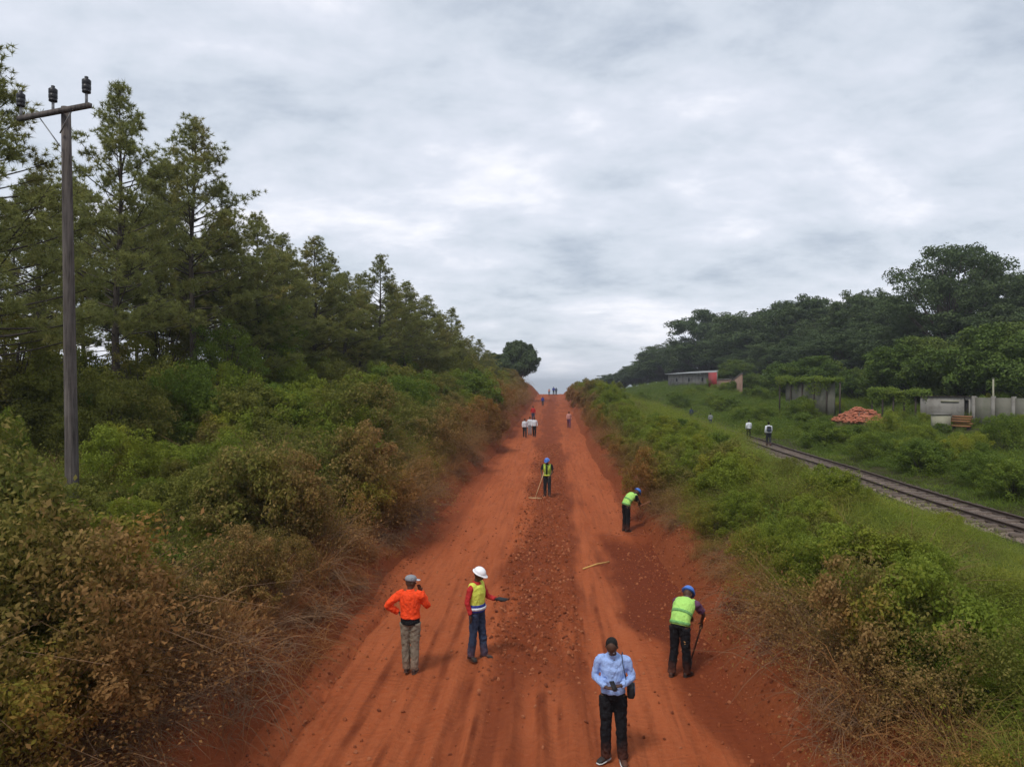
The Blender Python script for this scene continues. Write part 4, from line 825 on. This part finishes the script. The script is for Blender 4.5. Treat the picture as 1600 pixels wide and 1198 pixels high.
BASE = dict(ankL=V3(.10, .0, .09), ankR=V3(-.10, 0, .09), kneL=V3(.10, -.02, .49), kneR=V3(-.10, -.02, .49), hipL=V3(.09, 0, .90), hipR=V3(-.09, 0, .90),
            pel=V3(0, 0, .93), wai=V3(0, 0, 1.08), che=V3(0, 0, 1.28), top=V3(0, .01, 1.42), shL=V3(.185, .01, 1.41), shR=V3(-.185, .01, 1.41), neck=V3(0, 0, 1.49), head=V3(0, -.02, 1.605),
            elL=V3(.25, .03, 1.13), elR=V3(-.25, .03, 1.13), wrL=V3(.27, -.05, .88), wrR=V3(-.27, -.05, .88), hdL=V3(0, -.1, -1), hdR=V3(0, -.1, -1), look=V3(0, -1, 0), toeL=V3(.25, -1, 0), toeR=V3(-.25, -1, 0), right=V3(1, 0, 0))
def limb(b, pts, rad, n=12, grow=0.0, flat=1.0):
    P = [np.array(p) for p in pts]; out = []; rr = []
    for i in range(len(P)-1):
        for t in np.linspace(0, 1, 6)[:(None if i == len(P)-2 else -1)]: out.append(P[i]*(1-t)+P[i+1]*t); rr.append(rad[i]*(1-t)+rad[i+1]*t+grow)
    out = np.array(out)
    sm = out.copy(); sm[1:-1] = (out[:-2]+2*out[1:-1]+out[2:])/4
    b.tube(sm, rr, n)
def torso_rings(b, J, spec, grow=0.0):
    """spec: list of (joint, rx, ry); rings perpendicular to the spine"""
    pts = [J[s_[0]] if isinstance(s_[0], str) else s_[0] for s_ in spec]; r = J['right'].normalized(); rs = []
    for i, (jn, rx_, ry_) in enumerate(spec):
        a_ = pts[max(0, i-1)]; c_ = pts[min(len(pts)-1, i+1)]; t = (c_-a_).normalized(); f = r.cross(t).normalized()
        rs.append((pts[i], r*(rx_+grow), f*(ry_+grow)))
    # interpolate
    out = []
    for i in range(len(rs)-1):
        for t in (0, .33, .66): out.append(tuple(lerp(rs[i][k], rs[i+1][k], t) for k in range(3)))
    out.append(rs[-1]); b.rings(out, 20)
def hand(b, wr, d, side, r, curl=.35, n=6):
    """palm, four fingers of different length and a thumb leaving the side of the palm"""
    d = d.normalized(); up = V3(0, 0, 1) if abs(d.z) < .8 else V3(0, -1, 0); s_ = d.cross(up).normalized(); nrm = s_.cross(d).normalized()
    pal = wr+d*.055; rot = Matrix((s_, d, nrm)).transposed(); b.ell(pal, (.040, .055, .018), rot, 6)
    for i, (o_, L) in enumerate(((-.029, .068), (-.010, .078), (.010, .073), (.028, .058))):
        k = pal+d*.040+s_*o_; m1 = k+(d-nrm*curl*.4).normalized()*L*.5; m2 = m1+(d-nrm*curl*1.6).normalized()*L*.5
        b.tube([k-d*.02, k, m1, m2], [.0095, .0095, .0085, .007], n)
    t0 = pal-d*.02+s_*side*.030; b.tube([t0, t0+(s_*side*.6+d*.5-nrm*.3)*.035, t0+(s_*side*.5+d*1.0-nrm*.5)*.06], [.012, .010, .008], n)
def person(loc, rz, label, pose, wear, scale=1.0, vox=.011, group=None, detail=True):
    J = {k: v_.copy() for k, v_ in BASE.items()}; J.update(pose)
    if detail:
        loc = V3(loc.x, loc.y, max(float(surf(loc.x+math.cos(rz)*q, loc.y+math.sin(rz)*q)) for q in (-.12, 0, .12)))
    root = thing('person', label, 'person', loc, rz, group); root.scale = (scale,)*3
    if len(label.split()) > 16: print('LONG', label)
    b = MB(); torso_rings(b, J, [('pel', .145, .10), ('wai', .125, .09), ('che', .155, .105), ('top', .15, .085)])
    hd = J['head']; fw = J['look'].normalized(); rt = fw.cross(V3(0, 0, 1)); rt = rt.normalized() if rt.length > .1 else J['right']*-1; up = rt.cross(fw).normalized()
    rot = Matrix((rt, fw, up)).transposed()
    limb(b, [J['top']-(J['neck']-J['top'])*.3, J['neck'], lerp(J['neck'], hd, .6)], [.07, .055, .055])
    for s_ in 'LR':
        limb(b, [J['hip'+s_]+V3(0, 0, .03), J['kne'+s_], J['ank'+s_]], [.082, .055, .042])
        limb(b, [J['sh'+s_], J['el'+s_], J['wr'+s_]], [.05, .038, .027])
        if detail: hand(b, J['wr'+s_], J['hd'+s_], 1 if s_ == 'L' else -1, .03)
        else: b.ell(J['wr'+s_]+J['hd'+s_].normalized()*.06, (.035, .035, .06), None, 6)
    b.ell(hd+up*.02, (.078, .096, .108), rot, 12); b.ell(hd+fw*.025-up*.055, (.052, .062, .055), rot, 8)
    if detail:
        b.tube([hd+fw*.085+up*.015, hd+fw*.112-up*.020, hd+fw*.095-up*.032], [.009, .016, .010], 8)
        for e in (-1, 1): b.ell(hd+rt*e*.080-up*.005-fw*.005, (.012, .018, .032), rot, 6)
        b.ell(hd+fw*.088-up*.058, (.024, .010, .009), rot, 6); b.ell(hd+fw*.082+up*.028, (.055, .014, .010), rot, 6)
    o = obj('body', b.mesh('body', [M['skin']]), root); remesh(o, min(vox, .009) if detail else vox, 2)
    if detail:
        for e in (-1, 1): b = MB(); b.ell(hd+rt*e*.031+fw*.086+up*.008, (.012, .008, .008), rot, 6); obj('eye', b.mesh('eye', [M['sole']], True), root)
    # trousers
    tc = wear['trousers']; b = MB(); torso_rings(b, J, [(J['pel']-(J['wai']-J['pel'])*.45, .135, .10), ('pel', .158, .115), (lerp(J['pel'], J['wai'], .6), .145, .105)], .006)
    for s_ in 'LR':
        an = J['ank'+s_]; limb(b, [J['hip'+s_]+V3(0, 0, .0), J['kne'+s_], an-V3(0, 0, .03)], [.100, .073, .068], 14, .004)
    o = obj('trousers', b.mesh('trousers', [M['c_'+tc]]), root); remesh(o, vox, 2, .034)
    # shoes
    for s_ in 'LR':
        an = J['ank'+s_]; td = J['toe'+s_].normalized(); sd = V3(-td.y, td.x, 0); b = MB()
        rs = [(an+td*t_+V3(0, 0, z_-.09), sd*w2, V3(0, 0, h2)) for t_, w2, h2, z_ in ((-.085, .022, .030, .038), (-.06, .036, .045, .05), (0, .040, .052, .055), (.07, .046, .036, .042), (.13, .046, .026, .032), (.165, .025, .018, .025))]
        b.rings(rs, 12); sh_o = obj('shoe', b.mesh('shoe', [M[wear.get('shoe', 'shoe')]], True), root)
        b = MB(); b.rings([(an+td*t_+V3(0, 0, -.09+.012), sd*(w2+.004), V3(0, 0, .012)) for t_, w2 in ((-.088, .022), (-.06, .038), (0, .040), (.07, .048), (.13, .047), (.17, .024))], 12); obj('sole', b.mesh('sole', [M[wear.get('sole', 'shoe')]]), sh_o)
    # shirt
    sc = wear['shirt']; b = MB(); low = lerp(J['pel'], J['wai'], wear.get('hem', .0))
    torso_rings(b, J, [(low, .158, .118), ('wai', .145, .108), ('che', .166, .116), ('top', .158, .092), (lerp(J['top'], J['neck'], .45), .085, .075)], .010+wear.get('loose', 0))
    nk = lerp(J['top'], J['neck'], .75); ax_ = (J['neck']-J['top']).normalized(); r__ = J['right'].normalized(); f__ = r__.cross(ax_).normalized()
    b.rings([(nk-ax_*.03, r__*.082, f__*.078), (nk+ax_*.02, r__*.070, f__*.070)], 14)
    cut = wear.get('sleeve', 1.0)
    for s_ in 'LR':
        a_, e_, w_ = J['sh'+s_], J['el'+s_], J['wr'+s_]
        if cut >= 1: limb(b, [lerp(a_, J['top'], .35), a_-V3(0, 0, .008), e_, lerp(e_, w_, .96)], [.05, .057, .047, .037], 12, .004+wear.get('loose', 0))
        else: limb(b, [lerp(a_, J['top'], .25), a_, lerp(a_, e_, cut)], [.06, .072, .066], 12, .004)
    o = obj('shirt', b.mesh('shirt', [M['c_'+sc]]), root); remesh(o, vox, 2, .038)
    if wear.get('under'):   # shirt tail below the jacket
        b = MB(); torso_rings(b, J, [(J['pel']-(J['wai']-J['pel'])*.35, .165, .125), ('pel', .165, .125), (lerp(J['pel'], J['wai'], .7), .155, .115)], .010)
        o = obj('shirt_tail', b.mesh('shirt_tail', [M['c_'+wear['under']]]), root); remesh(o, vox, 2, .02)
    if wear.get('vest'):
        vc = wear['vest']; b = MB(); hm = J['pel'] if not wear.get('vest_hem') else lerp(J['pel'], J['wai'], wear['vest_hem'])
        torso_rings(b, J, [(hm, .172, .135), ('wai', .168, .130), ('che', .192, .140), (lerp(J['che'], J['top'], .8), .182, .125), (lerp(J['top'], J['neck'], .25), .12, .085)], .012)
        for s_ in 'LR': b.ell(lerp(J['sh'+s_], J['top'], .3)+V3(0, 0, .0), (.075, .090, .075), None, 8)
        o = obj('vest', b.mesh('vest', [M['c_'+vc]]), root); remesh(o, vox, 2, .018)
        for (t_, ja, jb) in wear.get('stripes', ((.35, 'wai', 'che'), (.3, 'pel', 'wai'))):
            b = MB(); cc = lerp(J[ja], J[jb], t_); ax = (J[jb]-J[ja]).normalized(); r_ = J['right'].normalized(); f_ = r_.cross(ax).normalized()
            rx0 = {'wai': .190, 'pel': .187, 'che': .205}[ja]+(.018 if wear.get('band') else 0); ry0 = rx0-.035
            b.rings([(cc+ax*q, r_*(rx0+g_), f_*(ry0+g_)) for q, g_ in ((-.026, -.01), (-.024, .003), (.024, .003), (.026, -.01))], 24, False)
            obj('reflective_stripe', b.mesh('stripe', [M['c_'+wear.get('stripe', 'silver')]], True), o)
    if wear.get('band'):    # blue lower vest
        b = MB(); torso_rings(b, J, [('pel', .176, .138), (lerp(J['pel'], J['wai'], .95), .176, .138)], .018); o = obj('vest_skirt', b.mesh('vs', [M['c_'+wear['band']]]), root); remesh(o, vox, 2, .012)
    hw = wear.get('hat')
    if hw in ('helmet_white', 'helmet_blue'):
        b = MB(); c0 = hd+up*.045; prof = [(0, .106)]+[(.015+.108*math.sin(q), .108*math.cos(q)+.002) for q in np.linspace(0, 1.55, 8)]
        b.rings([(c0+up*z_, rt*r_, fw*r_*1.17) for z_, r_ in prof], 20); b.rings([(c0+up*.0, rt*.128, fw*.148), (c0+up*.010, rt*.128, fw*.148), (c0+up*.018, rt*.104, fw*.122)], 20)
        b.rings([(c0+fw*.10+up*.0, rt*.085, fw*.085), (c0+fw*.10+up*.008, rt*.083, fw*.083)], 16)
        obj('helmet', b.mesh('helmet', [M[hw]], True), root)
    elif hw == 'cap':
        b = MB(); c0 = hd+up*.035; prof = [(0, .092), (.03, .096), (.06, .090), (.085, .07), (.10, .035), (.104, .005)]
        b.rings([(c0+up*z_, rt*r_, fw*r_*1.15) for z_, r_ in prof], 18); cp = obj('cap', b.mesh('cap', [M['c_grey']], True), root)
        b = MB(); b.rings([(c0+fw*.115+up*.005, rt*.072, fw*.07), (c0+fw*.117+up*.012, rt*.070, fw*.07)], 16); obj('visor', b.mesh('visor', [M['c_white']]), cp)
    else:
        b = MB(); b.ell(hd+up*.042-fw*.026, (.083, .092, .092), rot, 10); o = obj('hair', b.mesh('hair', [M['hair']], True), root)
    return root, J
def gp(px, py_feet, d=None):
    """stand on the surface seen at that pixel"""
    p = G(px, py_feet); return V3(p.x, p.y, float(surf(p.x, p.y)))
def wp(root, v_): # world point from a figure's local point
    return Matrix.Translation(root.location) @ Matrix.Rotation(root.rotation_euler.z, 4, 'Z') @ Matrix.Scale(root.scale[0], 4) @ v_
# 1 man in light blue shirt, facing the camera, looking at his phone
loc = gp(958, 1192)
pose = dict(ankL=V3(.13, -.03, .09), ankR=V3(-.10, .0, .09), kneL=V3(.11, -.02, .49), toeR=V3(-.7, -.8, 0), toeL=V3(.2, -1, 0), neck=V3(-.01, -.03, 1.50), head=V3(-.02, -.075, 1.595), look=V3(-.06, -.72, -.70),
    elL=V3(.27, .03, 1.15), elR=V3(-.26, .03, 1.15), wrL=V3(.10, -.215, 1.13), wrR=V3(-.10, -.215, 1.10), hdL=V3(-.9, -.35, .0), hdR=V3(.75, -.45, .05))
r1, J1 = person(loc, R(-4), 'man in a light blue shirt looking down at his phone, nearest to the camera', pose, dict(shirt='blue_shirt', trousers='black', hem=.15, sole='sole'), 1.02)
b = MB(); b.box((0, 0, 0), (.07, .145, .009), Matrix.Rotation(.5, 3, 'X')); c = wp(r1, V3(.0, -.27, 1.15)); obj('phone', b.mesh('phone', [M['gear']]), None, c, R(20), label='dark phone held in both hands by the man in the light blue shirt', cat='phone')
bag = thing('shoulder_bag', 'small black bag slung at the hip of the man in light blue', 'bag', wp(r1, V3(.24, .02, .98)), R(-4))
b = MB(); b.box((0, 0, 0), (.10, .22, .17)); o = obj('bag_body', b.mesh('bag', [M['gear']]), bag); bv = o.modifiers.new('b', 'BEVEL'); bv.width = .03; bv.segments = 3
b = MB(); b.box((.052, 0, .02), (.012, .20, .11)); obj('flap', b.mesh('flap', [M['gearblue']]), bag)
sp_ = [V3(-.04, .06, .06), V3(-.10, .115, .30), V3(-.115, .07, .50), V3(-.125, -.04, .505), V3(-.115, -.135, .42), V3(-.085, -.155, .28), V3(-.045, -.12, .08)]
b = MB(); b.tube(sp_, .013, 6, flat=.5); obj('strap', b.mesh('strap', [M['gearblue']]), bag)
# 2 man in orange jacket
loc = gp(641, 1052)
pose = dict(ankL=V3(.075, -.02, .09), ankR=V3(-.085, .03, .09), kneL=V3(.085, -.01, .49), kneR=V3(-.09, .0, .49), toeL=V3(.15, -1, 0), toeR=V3(.0, -1, 0), look=V3(-.75, -.65, -.1),
    elL=V3(.42, .07, 1.20), wrL=V3(.23, -.04, 1.06), hdL=V3(-.9, .1, -.4), elR=V3(-.30, -.10, 1.16), wrR=V3(-.16, -.14, 1.42), hdR=V3(.25, .35, 1))
r2, J2 = person(loc, R(176), 'man in an orange jacket and grey cap, one hand on his hip', pose, dict(loose=.016, shirt='orange', trousers='khaki', hem=.35, under='black', hat='cap', sole='dust_shoe'), 1.02)
# 3 man in white helmet
loc = gp(745, 1032)
pose = dict(ankL=V3(.11, -.10, .09), ankR=V3(-.10, .07, .09), kneL=V3(.10, -.06, .49), kneR=V3(-.09, .02, .49), toeL=V3(.3, -1, 0), toeR=V3(-.3, -1, 0), look=V3(.05, -1, -.45), head=V3(0, -.045, 1.615),
    elR=V3(-.26, .05, 1.15), wrR=V3(-.24, -.02, .91), elL=V3(.24, -.08, 1.16), wrL=V3(.18, -.32, 1.15), hdL=V3(-.1, -1, .0), hdR=V3(0, -.1, -1))
r3, J3 = person(loc, R(62), 'man in a white helmet and yellow vest with a blue lower band and jeans', pose, dict(shirt='red', trousers='denim', hem=.1, vest='yellow', vest_hem=.55, band='navy', hat='helmet_white', stripes=((.45, 'pel', 'wai'),), stripe='white'), 1.0)
b = MB(); b.box((0, 0, 0), (.16, .22, .018)); c = wp(r3, V3(.17, -.46, 1.175)); nb = obj('notebook', b.mesh('notebook', [M['gear']]), None, c, R(62), label='dark notebook held out by the man in the white helmet', cat='notebook')
# bending workers
def bent(side=1, lean=.42):
    return dict(wai=V3(0, -.05, 1.06), che=V3(0, -.19, 1.21), top=V3(0, -.31, 1.29), shL=V3(.185, -.31, 1.26), shR=V3(-.185, -.31, 1.26), neck=V3(0, -.38, 1.32), head=V3(0, -.47, 1.36), look=V3(0, -.65, -.75),
        elL=V3(.25, -.40, 1.02), elR=V3(-.25, -.40, 1.02), wrL=V3(.10, -.58, .86), wrR=V3(-.05, -.52, .95), hdL=V3(-.2, -.4, -.8), hdR=V3(.2, -.4, -.8), kneL=V3(.11, -.03, .49), kneR=V3(-.11, -.03, .49), ankL=V3(.12, 0, .09), ankR=V3(-.12, .02, .09))
loc = gp(1062, 1058); pose = bent(); pose.update(wrL=V3(.05, -.60, .95), wrR=V3(-.16, -.66, .84), elR=V3(-.27, -.48, 1.05), ankR=V3(-.10, -.1, .09), ankL=V3(.14, .04, .09), head=V3(.03, -.46, 1.37))
r4, J4 = person(loc, R(148), 'nearer bending worker in a blue helmet and lime vest, holding a black spade', pose, dict(shirt='purple', trousers='black', vest='lime', hat='helmet_blue', stripe='limepale', sleeve=.75), 1.0)
def tool(name, label, cat, a_, b_, r_, mat, head=None, group=None):
    t = thing(name, label, cat, a_, 0, group); d = b_-a_; bb = MB(); bb.tube([d*t_ for t_ in (0, .33, .66, 1)], r_, 8); obj('handle', bb.mesh('handle', [mat], True), t)
    if head: head(t, d)
    return t
def spade_head(t, d):
    u_ = d.normalized(); s_ = u_.cross(V3(0, 0, 1)).normalized(); n_ = s_.cross(u_); bb = MB()
    bb.rings([(d+u_*q-u_*.08, s_*w_, n_*.008) for q, w_ in ((0, .02), (.05, .08), (.18, .10), (.27, .08), (.33, .02))], 12); obj('blade', bb.mesh('blade', [M['shoe']], True), t)
    bb = MB(); bb.tube([-u_*.04-s_*.06, -u_*.04+s_*.06], .022, 8); bb.tube([-s_*.055-u_*.03, u_*.10], .014, 6); bb.tube([s_*.055-u_*.03, u_*.10], .014, 6); obj('grip', bb.mesh('grip', [M['toolo']], True), t)
M['toolo'] = simple('orange_tool_grip', (.75, .20, .07), .5, .1); M['ash'] = simple('pale_ash_handle', (.45, .30, .16), .7, .2); M['redw'] = simple('reddish_wooden_handle', (.32, .13, .08), .7, .2)
a_ = wp(r4, V3(-.17, -.72, .86)); g4 = W(1078, 1048, a_.y*CA-a_.x*SA); e_ = V3(g4.x, a_.y-.05, 0); e_.z = float(surf(e_.x, e_.y))+.10
tool('spade', 'black shafted spade with an orange grip held by the nearer bending worker', 'spade', a_, e_, .017, M['shoe'], spade_head)
loc = gp(978, 830); pose = bent(); pose.update(wrL=V3(.05, -.66, .98), wrR=V3(-.08, -.52, .92), elL=V3(.22, -.50, 1.08))
r5, J5 = person(loc, R(118), 'farther bending worker in a blue helmet and lime vest, swinging a hoe', pose, dict(shirt='black', trousers='black', vest='lime', hat='helmet_blue', stripe='limepale'), 1.0)
def hoe_head(t, d):
    u_ = d.normalized(); bb = MB(); bb.bar(d-u_*.02, d+V3(0, 0, -.16)+u_*.05, .15, .012); obj('blade', bb.mesh('blade', [M['rail']]), t)
a_ = wp(r5, V3(-.12, -.42, .86)); e_ = W(1016, 783, a_.y*CA-a_.x*SA+.3); tool('hoe', 'reddish handled hoe held by the farther bending worker', 'hoe', a_, e_, .02, M['redw'], hoe_head)
# worker in the middle of the road
loc = gp(855, 775); pose = dict(elR=V3(-.28, -.05, 1.16), wrR=V3(-.20, -.25, 1.0), wrL=V3(.16, -.22, .95), elL=V3(.26, .02, 1.14), head=V3(.0, -.05, 1.61), look=V3(-.2, -.8, -.45), hdL=V3(-.5, -.6, -.3), hdR=V3(0, -.6, -.6))
r6, J6 = person(loc, R(-8), 'worker in a yellow-green vest and blue helmet raking the road', pose, dict(shirt='black', trousers='charcoal', vest='olive', hat='helmet_blue', sleeve=.7, stripe='yellow', stripes=((.3, 'pel', 'wai'),)), 1.0, .014)
for s_ in (-1, 1):
    b = MB(); b.bar((s_*.09, -.155, 1.12), (s_*.115, -.14, 1.40), .045, .012); o = obj('reflective_stripe', b.mesh('st', [M['c_yellow']]), r6)
b = MB(); b.bar((0, -.158, 1.02), (0, -.150, 1.42), .07, .012); obj('open_front', b.mesh('st', [M['c_black']]), r6)
a_ = wp(r6, V3(-.10, -.30, 1.14)); e_ = W(836, 773, a_.y*CA-a_.x*SA-.15); e_.z = float(surf(e_.x, e_.y))+.03
def rake_head(t, d):
    bb = MB(); bb.bar(d+V3(-.30, 0, .02), d+V3(.30, 0, 0), .05, .06)
    for q in np.linspace(-.28, .28, 9): bb.bar(d+V3(q, 0, 0), d+V3(q, -.02, -.07), .01, .01)
    obj('rake_head', bb.mesh('rh', [M['ash']]), t)
tool('rake', 'pale wooden rake held by the worker in the middle of the road', 'rake', a_, e_, .018, M['ash'], rake_head)
# yellow stick
p0 = G(911, 891); p1 = G(952, 880); b = MB(); d = p1-p0; b.tube([(0, 0, 0), d*.5+V3(0, 0, .03), d], .022, 7); M['ystick'] = simple('yellow_stick_wood', (.55, .33, .10), .7, .2)
obj('wooden_stick', b.mesh('stick', [M['ystick']], True), None, p0+V3(0, 0, .05), label='straight yellow wooden stick lying on the dirt road', cat='stick')
# far people
def far(px, pyf, hpx, rz, label, shirt, tr, pose={}, hat=None, zfix=None, group=None, d=None):
    if d is None: l_ = gp(px, pyf)
    else: q = W(px, pyf, d); l_ = V3(q.x, q.y, float(surf(q.x, q.y)) if zfix is None else zfix(q.y))
    dd = l_.y*CA-l_.x*SA; sc_ = hpx*dd/F/1.75
    return person(l_, rz, label, pose, dict(shirt=shirt, trousers=tr, hat=hat), sc_, .028, group, False)[0]
GG = 'walkers on the far road'
walk = dict(ankL=V3(.09, -.16, .09), ankR=V3(-.09, .18, .11), kneL=V3(.1, -.10, .5), kneR=V3(-.1, .03, .5), elL=V3(.24, .12, 1.16), wrL=V3(.25, .05, .92), elR=V3(-.24, -.06, 1.15), wrR=V3(-.22, -.2, .93))
far(820, 670, 30, R(5), 'left of the three people in white shirts walking along the left side of the road', 'white', 'charcoal', walk, d=63, group=GG)
far(828, 668, 29, R(0), 'middle of the three people in white shirts walking along the left side of the road', 'white', 'grey', {}, d=66, group=GG)
far(835, 667, 31, R(-5), 'right of the three people in white shirts on the left side of the road', 'white', 'black', walk, d=64, group=GG)
far(833, 655, 24, R(10), 'person in a red top behind the three people in white shirts', 'red', 'denim', {}, d=84, group=GG)
far(889, 669, 26, R(0), 'lone figure with a pale chest in the middle of the road beyond the workers', 'pink', 'purple', walk, d=74, group=GG)
far(848, 628, 15, R(0), 'small dark figure on the left of the road near its crest', 'navy', 'charcoal', {}, d=122, group=GG)
far(858, 617, 11, R(10), 'reddish figure on the skyline at the crest, leftmost', 'pink', 'charcoal', walk, d=175, group='figures on the crest of the road')
far(865, 617, 13, R(0), 'dark figure in the middle on the skyline at the crest', 'navy', 'black', {}, d=178, group='figures on the crest of the road')
far(869, 617, 12, R(0), 'dark figure at the right on the skyline at the crest', 'denim', 'black', walk, d=178, group='figures on the crest of the road')
KG = 'schoolchildren on the railway track'; rzf = lambda y_: railz(y_)+.12
k1 = far(1201, 700, 38, R(172), 'schoolchild in a white shirt with a dark backpack on the railway', 'white', 'charcoal', walk, zfix=rzf, group=KG, d=46.3)
bp = thing('backpack', 'dark blue backpack on the nearest schoolchild', 'backpack', wp(k1, V3(0, .20, 1.22)), R(172)); bp.scale = k1.scale
b = MB(); b.box((0, 0, 0), (.27, .16, .40)); o = obj('pack_body', b.mesh('pk', [M['gear']]), bp); bv = o.modifiers.new('b', 'BEVEL'); bv.width = .06; bv.segments = 3
b = MB(); b.box((0, .09, -.06), (.20, .06, .20)); o = obj('front_pocket', b.mesh('pk', [M['gearblue']]), bp); bv = o.modifiers.new('b', 'BEVEL'); bv.width = .025; bv.segments = 2
for s_ in (-1, 1): b = MB(); b.tube([V3(s_*.10, -.08, .16), V3(s_*.11, -.22, .20), V3(s_*.12, -.33, .05), V3(s_*.12, -.08, -.14)], .018, 6); obj('strap', b.mesh('st', [M['gear']]), bp)
far(1170, 688, 31, R(172), 'schoolchild in a white shirt ahead of the one with the backpack on the railway', 'white', 'black', walk, zfix=rzf, group=KG, d=51)
far(1110, 668, 22, R(180), 'distant schoolchild half hidden in the grass, second from the left', 'grey', 'denim', {}, zfix=rzf, group=KG, d=63)
far(1080, 663, 20, R(180), 'most distant schoolchild, leftmost, half hidden in the grass', 'denim', 'charcoal', {}, zfix=rzf, group=KG, d=72)

# ------------------------------------------------------------ air
t = NT('haze_air'); pv = t.n('VolumePrincipled'); pv.inputs['Color'].default_value = (.80, .86, .94, 1); pv.inputs['Density'].default_value = .0004; pv.inputs['Anisotropy'].default_value = .2
t.L.new(pv.outputs[0], t.out.inputs['Volume'])
b = MB(); b.box((0, 2900, -40), (6300, 6800, 140)); 
hz = obj('haze', b.mesh('haze', [t.m]), kind='stuff', label='thin grey haze in the air')
